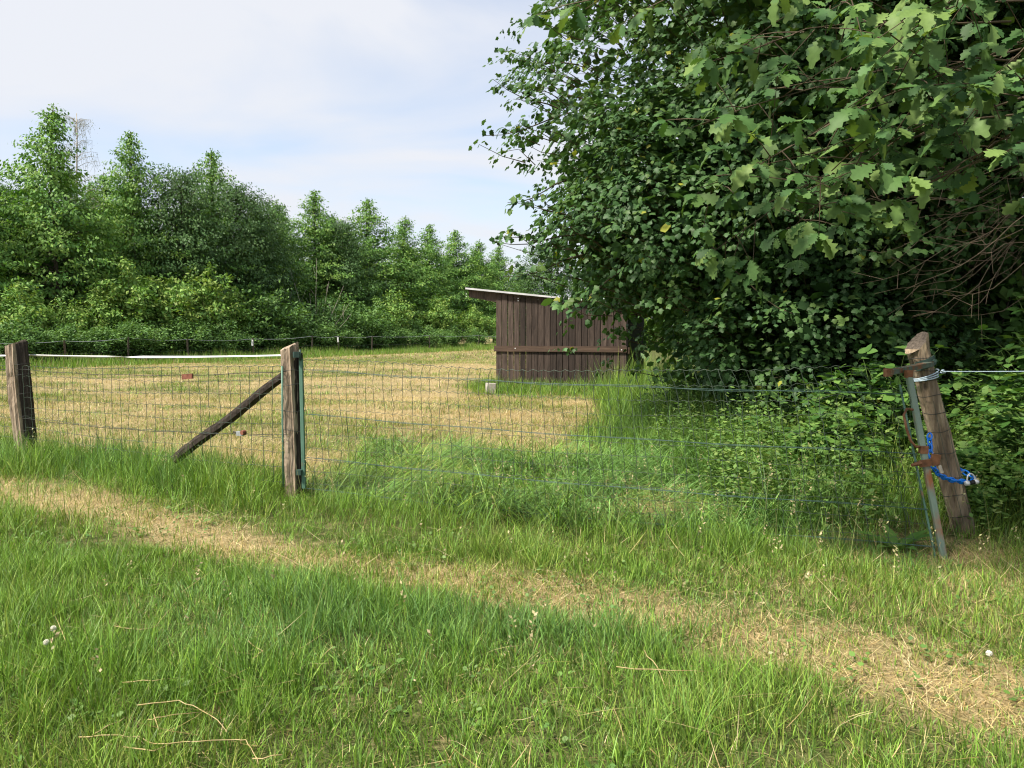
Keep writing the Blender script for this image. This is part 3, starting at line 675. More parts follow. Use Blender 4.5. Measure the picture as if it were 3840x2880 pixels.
# ------------------------------------------------------------------ fence posts
def split_post(name, mat, parent, base, top, poly, slant, seed, k=5, levels=26, wob=0.006, crack=0.012, knots=(), cap=None):
    rs = random.Random(seed); base = Vector(base); top = Vector(top)
    sec = []
    for i in range(len(poly)):
        a = Vector((*poly[i], 0)); b = Vector((*poly[(i + 1) % len(poly)], 0))
        for j in range(k): sec.append(a.lerp(b, j / k))
    rad = [rs.uniform(-1, 1) for _ in sec]
    crk = [(rs.random() < 0.16) * rs.uniform(0.5, 1.3) for _ in sec]
    ph = [rs.uniform(0, 6) for _ in range(4)]
    rings = []
    for l in range(levels + 1):
        s = l / levels; c = base.lerp(top, s); ring = []
        bend = Vector((0.010 * math.sin(3 * s + ph[0]), 0.010 * math.sin(4 * s + ph[1]), 0)); flare = 1.0 + 0.10 * (1 - s) ** 2
        for i, p in enumerate(sec):
            d = p.normalized(); r = p.length * flare
            r += wob * (rad[i] * 0.6 + math.sin(9 * s + i * 1.3 + ph[2]) * 0.5 + math.sin(21 * s + i * 2.1 + ph[3]) * 0.35 + rs.uniform(-.3, .3))
            r -= crack * crk[i] * (0.4 + 0.6 * s)
            for (ks, ki, kr) in knots:
                dd = ((s - ks) / 0.035) ** 2 + (((i - ki + len(sec) / 2) % len(sec) - len(sec) / 2) / 1.6) ** 2
                r += kr * math.exp(-dd)
            q = c + bend + d * r
            if l == levels:
                q.z += slant[0] * p.x + slant[1] * p.y + rs.uniform(-0.004, 0.004)
            ring.append(q)
        rings.append(ring)
    o = MB().rings(rings).build(name, mat, parent)
    if cap is not None:
        o.data.materials.append(cap); o.data.polygons[len(o.data.polygons) - 1].material_index = 1
    return o

A0 = Vector((-5.76, 9.0, 0)); B0 = Vector((-1.965, 6.9, 0))
fence = empty('mesh_fence', A0, 'green wire mesh fence between the two split wooden posts on the left', 'fence')
def rel(p): return Vector(p) - A0
# left post: two split faces meeting in a corner
lp = split_post('post', M_POST, fence, rel((-5.70, 9.0, -0.1)), rel((-5.79, 9.0, 1.375)), [(-0.11, 0.02), (-0.085, -0.085), (0.015, -0.10), (0.10, 0.03), (0.05, 0.10), (-0.06, 0.09)], (0.34, 0.1), 5, wob=0.009, crack=0.015, knots=((0.72, 7, -0.02), (0.55, 4, 0.012)), cap=M_ENDGRAIN)
lp['label'] = 'weathered split post with slanting top'
mp_ = split_post('post', M_POST, fence, rel((-1.975, 6.9, -0.1)), rel((-1.985, 6.9, 1.375)), [(-0.088, 0.03), (-0.07, -0.05), (0.020, -0.078), (0.078, 0.02), (0.045, 0.085), (-0.05, 0.08)], (0.42, 0.2), 8, wob=0.010, crack=0.016, knots=((0.28, 3, 0.015), (0.33, 8, -0.015), (0.45, 8, -0.012), (0.5, 4, 0.012)))
mp_['label'] = 'pale split gate post with slanting top'
# dark slabs added on the right faces: weathering and shade put into the colour
split_post('shade_slab', M_POSTDARK, mp_, rel((-1.913, 6.905, -0.1)), rel((-1.925, 6.905, 1.30)), [(-0.028, -0.055), (0.022, -0.030), (0.032, 0.03), (-0.02, 0.05)], (0.3, 0.1), 18, wob=0.005)
split_post('shade_slab', M_POSTDARK, lp, rel((-5.625, 9.005, -0.1)), rel((-5.715, 9.005, 1.385)), [(-0.05, -0.075), (0.030, -0.02), (0.028, 0.03), (-0.03, 0.05)], (0.34, 0.1), 15, wob=0.005)
# diagonal brace
bt = P(609 * .463, 816 * .463, 6.98); bb = P(395 * .463, 980 * .463, 7.55)
brv = (bt - bb); brv.normalize()
m = MB(); rs = random.Random(21); rings = []
sidev = brv.cross(Vector((0, 0, 1))).normalized(); upv = sidev.cross(brv).normalized()
bb2 = bb - brv * 0.12
for l in range(22):
    s = l / 21; c = bb2.lerp(bt + brv * 0.03, s); ww = 0.045 * (1.15 - 0.3 * s); ring = []
    for (a, b) in ((-1, -.7), (0, -.95), (1, -.6), (1.05, 0.2), (0.7, .85), (-0.1, 1), (-.9, .8), (-1.05, 0)):
        ring.append(rel(c) + sidev * a * ww * (1 + rs.uniform(-.08, .08)) + upv * (b * ww * (1 + rs.uniform(-.08, .08)) + 0.008 * math.sin(9 * s)))
    rings.append(ring)
m.rings(rings); bo = m.build('brace', M_POSTDARK, fence); bo['label'] = 'dark weathered diagonal brace'

def wire(name, pts, r, mat, parent, k=3, off=Vector((0, 0, 0))):
    return MB().tube([Vector(p) - off for p in pts], r, k, cap=False).build(name, mat, parent, True)
# mesh of the fence: A0 -> B0, and A0 -> off the left edge
rs = random.Random(31)
def mesh_section(a, b, za, zb, ncol, nrow, parent, off, push, zbot=0.03, crink=0.012, skip=()):
    d = (b - a); d.z = 0; Ls = d.length; d.normalize(); nrm = Vector((d.y, -d.x, 0)) * push
    for i in range(ncol + 1):
        s = i / ncol; base = a.lerp(b, s); zt = za + (zb - za) * s
        ph, am, sk = rs.uniform(0, 6), rs.uniform(0.006, 0.02), rs.uniform(-0.03, 0.03)
        pts = []
        for j in range(nrow * 2 + 1):
            q = j / (nrow * 2); z = zbot + (zt - zbot) * q
            pts.append(Vector((base.x, base.y, z)) + d * (am * math.sin(5 * q + ph) + sk * (q - 0.5) + rs.gauss(0, 0.0045)) + nrm * (1 + 0.3 * math.sin(3 * q + ph)))
        wire('wire', pts, 0.0028, M_WIRE, parent, 3, off)
    for r_ in range(nrow + 1):
        q = r_ / nrow; pts = []
        n = ncol * 2; ph = rs.uniform(0, 6)
        for i in range(n + 1):
            s = i / n; base = a.lerp(b, s); zt = za + (zb - za) * s
            zz = zbot + (zt - zbot) * q + (crink * 0.5 if i % 2 else -crink * 0.5) * (1.0 if q > 0.6 else 0.5) + 0.010 * math.sin(7 * s + ph) + rs.gauss(0, 0.002) - 0.02 * math.sin(math.pi * s)
            pts.append(Vector((base.x, base.y, zz)) + nrm)
        wire('wire', pts, 0.0030 if r_ == nrow else 0.0024, M_WIRE, parent, 3, off)
ws, we = Vector((-5.66, 8.91, 0)), Vector((-2.03, 6.83, 0))
mesh_section(ws, we, 1.105, 1.20, 30, 9, fence, A0, 0.01)
Lft = Vector((-8.2, 10.35, 0))
mesh_section(Lft, Vector((-5.86, 8.98, 0)), 1.06, 1.105, 16, 9, fence, A0, 0.01)
def sag_wire(a, b, sag, r, mat, parent, off, barb=0, n=24):
    pts = [Vector(a).lerp(Vector(b), s) + Vector((0, 0, -sag * 4 * s * (1 - s) + 0.004 * math.sin(31 * s))) for s in np.linspace(0, 1, n)]
    m = MB().tube([p - off for p in pts], r, 4, cap=False)
    if barb:
        for i in range(1, barb):
            q = pts[int(i * (n - 1) / barb)] - off
            m.tube([q + Vector((-0.004, 0, 0.012)), q + Vector((0.004, 0, -0.012))], 0.003, 3); m.tube([q + Vector((0.008, -0.006, 0.0)), q + Vector((-0.008, 0.006, 0.004))], 0.004, 3)
    return m.build('tension_wire', mat, parent, True)
sag_wire((-5.70, 8.90, 1.07), (-2.00, 6.80, 1.155), 0.055, 0.0028, M_WIREDK, fence, A0, 14)
sag_wire((-8.2, 10.3, 1.05), (-5.70, 8.90, 1.07), 0.03, 0.0028, M_WIREDK, fence, A0, 6)
sag_wire((-5.70, 8.90, 0.50), (-2.00, 6.80, 0.59), 0.05, 0.0028, M_WIREDK, fence, A0, 10)
# tensioners on the two wires
def on_seg(s, z): return Vector((-5.70, 8.90, 0)).lerp(Vector((-2.0, 6.80, 0)), s) + Vector((0, -0.012, z))
fdir = (Vector((-2.0, 6.80, 0)) - Vector((-5.70, 8.90, 0))).normalized(); Mf = Matrix.Rotation(math.atan2(fdir.y, fdir.x), 3, 'Z')
def seg_s(px):
    u = (px - 512) / FPX; a = Vector((-5.70, 8.90)); b = Vector((-2.0, 6.80)); d = b - a
    return (u * a.y - a.x) / (d.x - u * d.y)
s1 = seg_s(187.5); q = on_seg(s1, 1.075); q = P(187.5, 376.5, q.y)
MB().box(q - A0, (0.155, 0.02, 0.05), Mf @ Matrix.Rotation(R(-5), 3, 'Y'), bev=0.004).build('wire_tensioner', M_RUSTRED, fence)
s2 = seg_s(239.5); q = on_seg(s2, 0.55); q = P(240, 433.5, q.y)
wt = MB().box(q - A0, (0.085, 0.03, 0.04), Mf, bev=0.006).build('wire_tensioner', M_GALV, fence)
MB().tube([q - A0 + Mf @ Vector((0.045, -0.02, 0.012)), q - A0 + Mf @ Vector((0.045, 0.02, 0.012))], 0.022, 10).build('spool', M_RUSTRED, wt)
MB().tube([q - A0 + Mf @ Vector((-0.04, 0, 0.0)), q - A0 + Mf @ Vector((-0.085, 0, 0.012)), q - A0 + Mf @ Vector((-0.1, 0, -0.01))], [0.008, 0.006, 0.003], 5).build('lever', M_WIREDK, wt)
# green rod on the gate post that holds the end of the mesh, with wire ties
MB().tube([rel((-2.045, 6.80, 0.12)), rel((-2.042, 6.80, 0.6)), rel((-2.035, 6.80, 1.20))], 0.0085, 6).build('mesh_rod', M_GPAINT, fence, True)
for z in (0.62, 0.80, 1.03, 1.155):
    ring = [Vector((-1.975 + 0.092 * math.cos(th), 6.9 + 0.105 * math.sin(th), z + 0.01 * math.sin(th * 2 + z * 9))) for th in np.linspace(0, 2 * math.pi, 20)[:-1]]
    MB().tube([rel(p) for p in ring], 0.0026, 4, closed=True).build('tie_wire', M_WIREDK, fence, True)
for z in (0.35, 0.52, 0.78, 1.0, 1.12):
    ring = [Vector((-5.675 - 0.062 * z + 0.094 * math.cos(th), 9.0 + 0.108 * math.sin(th), z + 0.015 * math.cos(th))) for th in np.linspace(0, 2 * math.pi, 20)[:-1]]
    MB().tube([rel(p) for p in ring], 0.0022, 4, closed=True).build('tie_wire', M_WIREDK, fence, True)
# white electric tape
def tape():
    pts = [Vector((-9.6, 11.25, 1.20)), Vector((-5.72, 9.12, 1.225)), Vector((-1.98, 7.0, 1.292))]
    t = empty('fence_tape', pts[1], 'white electric fence tape stretched behind the two left posts', 'tape')
    m = MB(); rings = []; n = 90
    for a, b, ph in ((pts[0], pts[1], 0.2), (pts[1], pts[2], 1.0)):
        d = (b - a).normalized(); side = Vector((0, 0, 1)); out = d.cross(side).normalized(); rings = []
        for i in range(n):
            s = i / (n - 1); th = 0.55 * math.sin(4.2 * s + ph) + (2.6 * sm if (sm := max(0, min(1, (s - 0.35) / 0.14))) else 0)
            w = side * math.cos(th) + out * math.sin(th); w2 = out * math.cos(th) - side * math.sin(th)
            c = a.lerp(b, s) + Vector((0, 0, -0.02 * 4 * s * (1 - s))) - pts[1]
            rings.append([c + w * 0.013 + w2 * 0.0008, c - w * 0.013 + w2 * 0.0008, c - w * 0.013 - w2 * 0.0008, c + w * 0.013 - w2 * 0.0008])
        MB().rings(rings).build('strip', M_TAPE, t, True)
tape()

# ------------------------------------------------------------------ gate
GA = Vector((-1.872, 6.83, 0)); GBb = P(947, 569.4, 4.92); GBt = P(908, 371, 5.10)
gate = empty('mesh_gate', GA, 'sagging green wire mesh gate hung on the middle post', 'gate')
def gr(p): return Vector(p) - GA
def flatbar(p0, p1, wx, wy, name, mat, parent, off):
    d = (p1 - p0).normalized(); sx_ = Vector((1, 0, 0)); sx_ = (sx_ - d * sx_.dot(d)).normalized(); sy_ = d.cross(sx_)
    rings = []
    for s in np.linspace(0, 1, 14):
        c = p0.lerp(p1, s) - off
        rings.append([c + sx_ * a * wx / 2 + sy_ * b * wy / 2 for a, b in ((-1, -.7), (-.7, -1), (.7, -1), (1, -.7), (1, .7), (.7, 1), (-.7, 1), (-1, .7))])
    return MB().rings(rings).build(name, mat, parent)
flatbar(Vector((-1.868, 6.83, 0.10)), Vector((-1.874, 6.83, 1.262)), 0.034, 0.034, 'hinge_tube', M_GPAINT, gate, GA)
MB().box(gr((-1.905, 6.80, 1.30)), (0.06, 0.05, 0.05), Matrix.Rotation(R(20), 3, 'Z'), bev=0.008).build('hinge', M_DKGREEN, gate)
MB().tube([gr((-1.872, 6.80, 1.25)), gr((-1.872, 6.80, 1.345))], 0.010, 8).build('hinge_pin', M_DKGREEN, gate, True)
MB().box(gr((-1.90, 6.80, 0.25)), (0.05, 0.05, 0.045), bev=0.006).build('hinge', M_DKGREEN, gate)
flatbar(GBb - Vector((0, 0, 0.03)), GBt, 0.040, 0.034, 'end_bar', M_GATEBAR, gate, GA)
flatbar(GBb + Vector((-0.050, 0.02, 0.0)), GBt + Vector((-0.042, 0.02, -0.09)), 0.012, 0.012, 'mesh_rod', M_GPAINT, gate, GA)
# wire mesh of the gate
rs = random.Random(77)
def gate_pt(s, z):
    q = GBb.lerp(GBt, max(0, min(1, z / 1.25)))
    a = Vector((-1.850, 6.83, z)); b = Vector((q.x - 0.045, q.y + 0.02, z)); return a.lerp(b, s)
NC, NR = 54, 11
def gtop(s): return 1.245 + 0.012 * math.sin(9 * s) - 0.05 * math.sin(math.pi * min(1, s * 1.1)) ** 2 * 0.6 + 0.03 * math.exp(-((s - 0.9) / 0.04) ** 2) - 0.02 * s
for i in range(NC + 1):
    s = i / NC; ph, am, sk = rs.uniform(0, 6), rs.uniform(0.004, 0.016), rs.uniform(-0.02, 0.03)
    if s < 0.12: am *= 1.6
    mess = 0.05 if s > 0.90 else 0
    pts = []
    for j in range(NR * 2 + 1):
        q = j / (NR * 2); z = 0.03 + (gtop(s) - 0.03) * q
        p = gate_pt(s, z); top_sk = 0.03 * max(0, (q - 0.88) / 0.12) * (1 if s < 0.6 else -1)
        pts.append(p + Vector((am * math.sin(6 * q + ph) + sk * (q - .5) + top_sk + rs.gauss(0, 0.0042) + mess * math.sin(4 * q + ph) * 0.6, rs.gauss(0, 0.006 + mess * 0.3), 0)))
    wire('wire', pts, 0.0022, M_WIRE, gate, 3, GA)
for r_ in range(NR + 1):
    q = r_ / NR; ph = rs.uniform(0, 6); pts = []
    for i in range(NC * 2 + 1):
        s = i / (NC * 2); z = 0.03 + (gtop(s) - 0.03) * q
        z += (0.006 if i % 2 else -0.006) * (1.2 if q > 0.55 else 0.6) + 0.008 * math.sin(11 * s + ph) + rs.gauss(0, 0.002)
        if s > 0.9: z += 0.03 * math.sin(40 * s + ph) * (q > 0.5)
        pts.append(gate_pt(s, z))
    wire('wire', pts, 0.0026 if r_ == NR else 0.0018, M_WIRE, gate, 3, GA)
for zl_, zr_ in ((1.165, 1.09), (0.77, 0.70), (0.38, 0.34), (0.10, 0.10)):
    for dz in ((0, 0.011) if zl_ > 1 else (0, 0.007)):
        pts = [gate_pt(s, zl_ + (zr_ - zl_) * s + dz * math.sin(23 * s) - 0.03 * math.sin(math.pi * s)) + Vector((0, -0.006, 0)) for s in np.linspace(0, 1, 40)]
        wire('tension_wire', pts, 0.0018, M_WIRE2, gate, 4, GA)
# handle, latch arm, rusty collars
ev = (GBt - GBb).normalized()
def on_bar(f): return GBb.lerp(GBt, f)
hb, ht = on_bar(0.615), on_bar(0.80)
L1 = Vector((-1, -0.25, 0)).normalized()
hp = [ht, ht + L1 * 0.07 + Vector((0, 0, 0.01)), ht + L1 * 0.10 - ev * 0.03, (ht + hb) / 2 + L1 * 0.10, hb + L1 * 0.085 + ev * 0.04, hb + L1 * 0.055, hb]
MB().tube([gr(p) for p in hp], 0.0085, 8).build('handle', M_RUST, gate, True)
MB().box(gr(on_bar(0.60)), (0.05, 0.044, 0.05), bev=0.004).build('collar', M_RUST, gate)
MB().box(gr(on_bar(0.535)) + Vector((-0.005, -0.022, 0)), (0.10, 0.014, 0.045), Matrix.Rotation(R(-8), 3, 'Y')).build('latch_plate', M_RUST, gate)
MB().box(gr(on_bar(0.54)) + Vector((0.055, -0.012, 0.012)), (0.05, 0.03, 0.075), Matrix.Rotation(R(10), 3, 'Y')).build('latch_hook', M_RUST, gate)
MB().tube([gr(on_bar(0.535)) + Vector((-0.05, -0.03, 0.0)), gr(on_bar(0.535)) + Vector((-0.115, -0.04, -0.012))], [0.016, 0.010], 6).build('latch_tongue', M_RUST, gate)
MB().tube([gr(on_bar(0.53)) + Vector((0.075, -0.02, -0.01)), gr(on_bar(0.50)) + Vector((0.085, -0.02, -0.02))], 0.012, 6).build('latch_pin', M_PALEBARK, gate)
MB().box(gr(on_bar(0.985)), (0.046, 0.040, 0.05), bev=0.004).build('top_cap', M_RUST, gate)

# ------------------------------------------------------------------ leaning right-hand post with its hardware
RB, RT = Vector((3.38, 5.63, -0.08)), Vector((2.96, 5.63, 1.42))
rpost = empty('gate_post', (3.37, 5.63, 0), 'leaning round wooden gate post in the brambles', 'post')
R0 = Vector((3.37, 5.63, 0))
poly = [(0.076 * math.cos(a), 0.076 * math.sin(a)) for a in np.linspace(0, 2 * math.pi, 13)[:-1]]
split_post('shaft', M_POSTROUND, rpost, RB - R0, RT - R0, poly, (1.05, 0.35), 44, k=3, levels=34, wob=0.006, crack=0.013, knots=((0.3, 26, 0.008),), cap=M_ENDGRAIN)
pdir = (RT - RB).normalized()
def on_post(z): 
    f = (z - RB.z) / (RT.z - RB.z); return RB.lerp(RT, f)
Mlean = Matrix.Rotation(math.atan2(pdir.x, pdir.z), 3, 'Y')
c = on_post(1.275) - R0
pl = MB()
arc = [(-0.094 * math.sin(R(a)), -0.094 * math.cos(R(a))) for a in range(-55, 61, 12)]
rings = []
for zz in (-0.033, 0.033):
    rings.append([c + Mlean @ Vector((-x * 1.0, y, zz + 0.10 * (-x))) for x, y in arc] + [c + Mlean @ Vector((-x * 0.93, y * 0.93, zz + 0.10 * (-x))) for x, y in arc[::-1]])
pl.rings(rings).build('strap_plate', M_DKGREEN, rpost)
for dxx in (-0.055, 0.045):
    q = c + Mlean @ Vector((dxx, -0.088, 0.006)); MB().tube([q, q + Vector((0, -0.016, 0))], 0.013, 6).build('bolt', M_DKGREEN, rpost)
# catch: two rusty flats that reach over the gate bar
e0 = P(930, 364, 5.54) - R0; e1 = P(888, 372.5, 5.02) - R0; mid_ = P(908, 367, 5.27) - R0
d = (e1 - e0).normalized(); sd_ = d.cross(Vector((0, 0, 1))).normalized()
for off, w_ in ((0.0, 1),):
    rings = []
    for s in np.linspace(0, 1, 5):
        cc = e0.lerp(e1, s); rings.append([cc + sd_ * a * 0.026 + Vector((0, 0, b * 0.016)) for a, b in ((-1, -1), (1, -1), (1, 1), (-1, 1))])
    MB().rings(rings).build('catch_arm', M_RUSTGREEN, rpost)
MB().box(e1, (0.05, 0.03, 0.052), Matrix.Rotation(0.4, 3, 'Z')).build('catch_end', M_RUST, rpost)
for i, z in enumerate((0.15, 0.31, 0.44, 0.62, 0.78, 0.91, 1.04, 1.15, 1.22, 1.315)):
    cc = on_post(z) - R0; tl = 0.20 + 0.1 * math.sin(i * 2.1)
    ring = [cc + Vector((0.0825 * math.cos(th), 0.0825 * math.sin(th), tl * 0.0825 * math.cos(th) * 0.8 + 0.004 * math.sin(3 * th + i))) for th in np.linspace(0, 2 * math.pi, 22)[:-1]]
    MB().tube(ring, 0.0024, 4, closed=True).build('wrap_wire', M_WIREDK, rpost, True)
for k_, fx in enumerate((-0.03, 0.035)):
    pts = [on_post(z) - R0 + Vector((fx + 0.006 * math.sin(z * 7 + k_), -0.083, 0)) for z in np.linspace(0.1, 1.0, 14)]
    wire('wrap_wire', pts, 0.0018, M_WIRE, rpost)
# mesh that runs on to the right of the post, lost in the brambles
# pale blue cord
cordt = empty('cord', on_post(1.175), 'pale blue cord knotted round the leaning gate post and running right', 'cord')
C0 = Vector(cordt.location)
for dz, tl in ((0.0, 0.32), (0.016, 0.42), (-0.014, 0.24)):
    ring = [on_post(1.175) - C0 + Vector((0.087 * math.cos(th), 0.087 * math.sin(th), dz + tl * 0.087 * math.cos(th))) for th in np.linspace(0, 2 * math.pi, 22)[:-1]]
    MB().tube(ring, 0.0048, 5, closed=True).build('loop', M_CORD, cordt, True)
k0 = P(943.5, 371.5, 5.55) - C0
MB().tube([k0 + Vector((0.014 * math.sin(a * 2) - 0.005, 0.012 * math.cos(a), 0.010 * math.sin(a))) for a in np.linspace(0, 6.0, 14)], 0.0052, 5).build('knot', M_CORD, cordt, True)
kend = Vector((5.6, 5.9, 1.235)) - C0
MB().tube([k0.lerp(kend, s) + Vector((0, 0, -0.012 * 4 * s * (1 - s))) for s in np.linspace(0, 1, 14)], 0.0036, 5).build('line', M_CORD, cordt, True)
# blue chain and padlock
cpx = [(929.5, 434, 5.42), (929.8, 445, 5.36), (930.5, 455, 5.33), (932, 464, 5.33), (935.5, 471, 5.35), (941, 476, 5.40), (948, 479, 5.45), (956, 481, 5.47), (964, 481.8, 5.48), (971, 481.5, 5.49)]
cp = [P(*q) for q in cpx]
zc = on_post(0.65)
cp_full = cp + [P(976, 479, 5.58), on_post(0.50) + Vector((0.088, 0.05, 0)), on_post(0.56) + Vector((0.05, 0.10, 0)), on_post(0.62) + Vector((-0.03, 0.10, 0)), on_post(0.68) + Vector((-0.075, 0.06, 0))]
chain = empty('chain', cp[4], 'bright blue coated chain hanging round the leaning gate post', 'chain'); Cc = Vector(chain.location)
def resample(pts, step):
    d = [0]
    for a, b in zip(pts[:-1], pts[1:]): d.append(d[-1] + (b - a).length)
    n = int(d[-1] / step); out = []
    for i in range(n + 1):
        s = i * step
        for j in range(len(d) - 1):
            if d[j] <= s <= d[j + 1]:
                out.append(pts[j].lerp(pts[j + 1], (s - d[j]) / (d[j + 1] - d[j]))); break
    return out
stn = resample(cp_full, 0.046)
for i in range(len(stn) - 1):
    a, b = stn[i], stn[i + 1]; t_ = (b - a).normalized(); cen = (a + b) / 2 - Cc
    s_ = t_.cross(Vector((0, 1, 0.1))).normalized(); n_ = t_.cross(s_)
    w_ = s_ if i % 2 else (n_ * 0.85 + s_ * 0.5).normalized()
    path = [cen + t_ * (0.031 * math.cos(th)) + w_ * (0.0150 * math.sin(th)) for th in np.linspace(0, 2 * math.pi, 15)[:-1]]
    MB().tube(path, 0.0066, 6, closed=True).build('link', M_BLUE, chain, True)
sl_ = MB().tube([p - Cc for p in resample(cp[5:], 0.03)], 0.0125, 10).build('sleeve', M_BLUE, chain, True)
pk = P(971.5, 482.5, 5.44)
lock = empty('padlock', pk, 'small silver combination padlock on the blue chain', 'padlock')
ax = Vector((1, 0.05, 0.16)).normalized()
MB().tube([ax * -0.048, ax * -0.045, ax * -0.022, ax * -0.021], [0.014, 0.018, 0.019, 0.016], 14).build('body', M_SCREW, lock, True)
MB().tube([ax * 0.021, ax * 0.022, ax * 0.046, ax * 0.050], [0.016, 0.019, 0.018, 0.013], 14).build('body', M_SCREW, lock, True)
for i in range(4):
    MB().tube([ax * (-0.019 + i * 0.010), ax * (-0.011 + i * 0.010)], 0.0165, 12).build('dial', M_BLACK, lock)
upl = Vector((-0.15, 0.05, 1)).normalized()
MB().tube([ax * (0.030 * math.cos(a)) + upl * (0.012 + 0.052 * math.sin(a)) for a in np.linspace(0, math.pi, 14)], 0.0052, 8).build('shackle', M_SCREW, lock, True)

# ------------------------------------------------------------------ maple at the right of the field
MAPLE_COL = [(0.048, 0.105, 0.036), (0.060, 0.128, 0.042), (0.076, 0.150, 0.044), (0.066, 0.138, 0.052), (0.105, 0.175, 0.050)]
TRUNK_M = Vector((4.9, 11.4, 0))
ELL = [((3.75, 11.0, 5.6), (3.45, 3.2, 5.0), 1600), ((2.45, 9.7, 3.05), (1.90, 1.7, 1.30), 700), ((4.3, 9.0, 4.6), (3.0, 2.4, 2.6), 900),
       ((3.75, 9.5, 1.5), (1.70, 1.6, 1.20), 420), ((7.2, 9.6, 5.6), (3.6, 3.0, 2.9), 620), ((2.8, 9.8, 10.2), (3.8, 3.8, 2.4), 500)]  # last lobe: unseen upper crown, added to shade the foliage below
def maple():
    global rng
    keep = rng; rng = np.random.default_rng(55); rs = random.Random(55)
    t = empty('maple_tree', TRUNK_M, 'big dense maple overhanging the shelter, dark green with lobed leaves', 'tree')
    T0 = np.array(TRUNK_M)
    tr = MB()
    tr.tube([Vector((0.12 * math.sin(i), 0.1 * math.cos(i * 1.3), i * 0.85 - 0.1)) for i in range(12)], [0.24 * (1 - 0.075 * i) for i in range(12)], 10)
    tr.build('trunk', M_BARK, t, True)
    centers = []; outs = []; near = []
    for (c, r, n) in ELL:
        c = np.array(c); r = np.array(r)
        d = norm(rng.normal(0, 1, (n * 2, 3)))
        bump = 1 + 0.42 * (fbm(np.arctan2(d[:, 1], d[:, 0]) * 2.2 + c[0], d[:, 2] * 3.2 + c[2], 60, 3) - 0.5) * 2
        rad = bump * rng.random(n * 2) ** (1 / 5.0)
        p = c + d * r * rad[:, None] * (np.abs(d) ** 3).sum(1)[:, None] ** (-1 / 6.0)
        p = p[p[:, 2] > 0.25]
        for q in p:
            # drop what is deep inside another lobe
            ins = False
            for (c2, r2, _) in ELL:
                e = (q - np.array(c2)) / (np.array(r2) * 0.72)
                if (e @ e) < 1 and rs.random() < 0.80: ins = True; break
            if not ins:
                centers.append(q); outs.append(norm((q - c) / r))
    centers = np.array(centers); outs = np.array(outs)
    # long sprays that poke out against the sky
    spr = [((0.3, 9.4, 4.25), (-0.22, 9.2, 4.45)), ((0.35, 9.4, 4.0), (-0.34, 9.1, 3.78)), ((0.4, 9.4, 3.2), (-0.05, 9.0, 3.0)), ((0.4, 9.3, 2.6), (-0.20, 9.0, 2.55)), ((0.5, 9.3, 2.3), (-0.1, 9.0, 2.15)), ((0.5, 10, 4.9), (-0.1, 9.8, 4.95)), ((1.0, 9, 2.0), (0.55, 8.7, 1.75)), ((2.6, 8.4, 2.0), (2.9, 8.0, 1.7))]
    tw = MB()
    ex_c = []; ex_o = []
    for a, b in spr:
        a = Vector(a); b = Vector(b)
        for s in np.linspace(0.0, 1, 9):
            q = a.lerp(b, s) + Vector((rs.gauss(0, .05), rs.gauss(0, .08), rs.gauss(0, .06))); ex_c.append(tuple(q)); ex_o.append(tuple((b - a).normalized()))
        pts = [a.lerp(b, s) + Vector((0, 0, -0.05 * math.sin(3 * s))) - TRUNK_M for s in np.linspace(-0.6, 1, 6)]
        tw.tube(pts, [0.010, 0.009, 0.007, 0.006, 0.004, 0.003], 4, cap=False)
    centers = np.concatenate([centers, np.array(ex_c)]); outs = np.concatenate([outs, np.array(ex_o)])
    # twigs lead each cluster back towards the trunk
    for i in range(0, len(centers), 2):
        q = Vector(centers[i]); back = (Vector((4.6, 11.2, q.z * 0.8)) - q).normalized()
        L_ = rs.uniform(0.4, 0.9); pts = [q - TRUNK_M, q + back * L_ * 0.5 + Vector((0, 0, rs.gauss(0, 0.05))) - TRUNK_M, q + back * L_ + Vector((0, 0, -0.08)) - TRUNK_M]
        tw.tube(pts, [0.003, 0.005, 0.008], 3, cap=False)
    tag(tw.build('twigs', M_TWIG, t, True), kind='stuff')
    for k_ in range(34):
        tgt = Vector(centers[rs.randrange(len(centers) - 90)]); st0 = Vector((TRUNK_M.x, TRUNK_M.y, min(tgt.z * 0.6 + 0.3, 7)))
        pts = [st0.lerp(tgt, s) + Vector((rs.gauss(0, .07), rs.gauss(0, .07), 0.35 * math.sin(3.1 * s))) - TRUNK_M for s in np.linspace(0, 0.92, 7)]
        MB().tube(pts, [0.075 * (1 - 0.85 * s) for s in np.linspace(0, 1, 7)], 6).build('branch', M_BARK, t, True)
    # leaves
    cam_d = norm(np.array([0, 0, 1.5]) - centers)
    facing = (outs * cam_d).sum(1) > -0.15
    nsp = len(ex_c); facing[-nsp:] = False; spray_c, spray_o = centers[-nsp:], outs[-nsp:]
    back_ = ~facing; back_[-nsp:] = False
    per = 17
    bag = Bag()
    def lay(cn, on, per, T, size, spread):
        k = len(cn) * per; c = np.repeat(cn, per, 0); o = np.repeat(on, per, 0)
        cnr = norm(0.50 * on + np.array([0, 0, 0.8]) + rnd(len(cn), 0.28)); cn_ = np.repeat(cnr, per, 0)
        t1 = norm(np.cross(cn_, np.array([0.3, 0.9, 0.1]))); t2 = np.cross(cn_, t1); aa = rng.uniform(0, 6.283, k); rr = spread * 1.9 * np.sqrt(rng.random(k))
        rad_ = t1 * np.cos(aa)[:, None] + t2 * np.sin(aa)[:, None]
        pos = c + rad_ * rr[:, None] + cn_ * (rng.normal(0, 0.22, k) * spread)[:, None]
        yd = 0.7 * rad_ + 0.4 * o + np.array([0, 0, -0.35]) + rnd(k, 0.3); nr = cn_ + rnd(k, 0.30)
        base = np.repeat(rng.choice(len(MAPLE_COL), len(cn), p=[.26, .26, .22, .18, .08]), per)
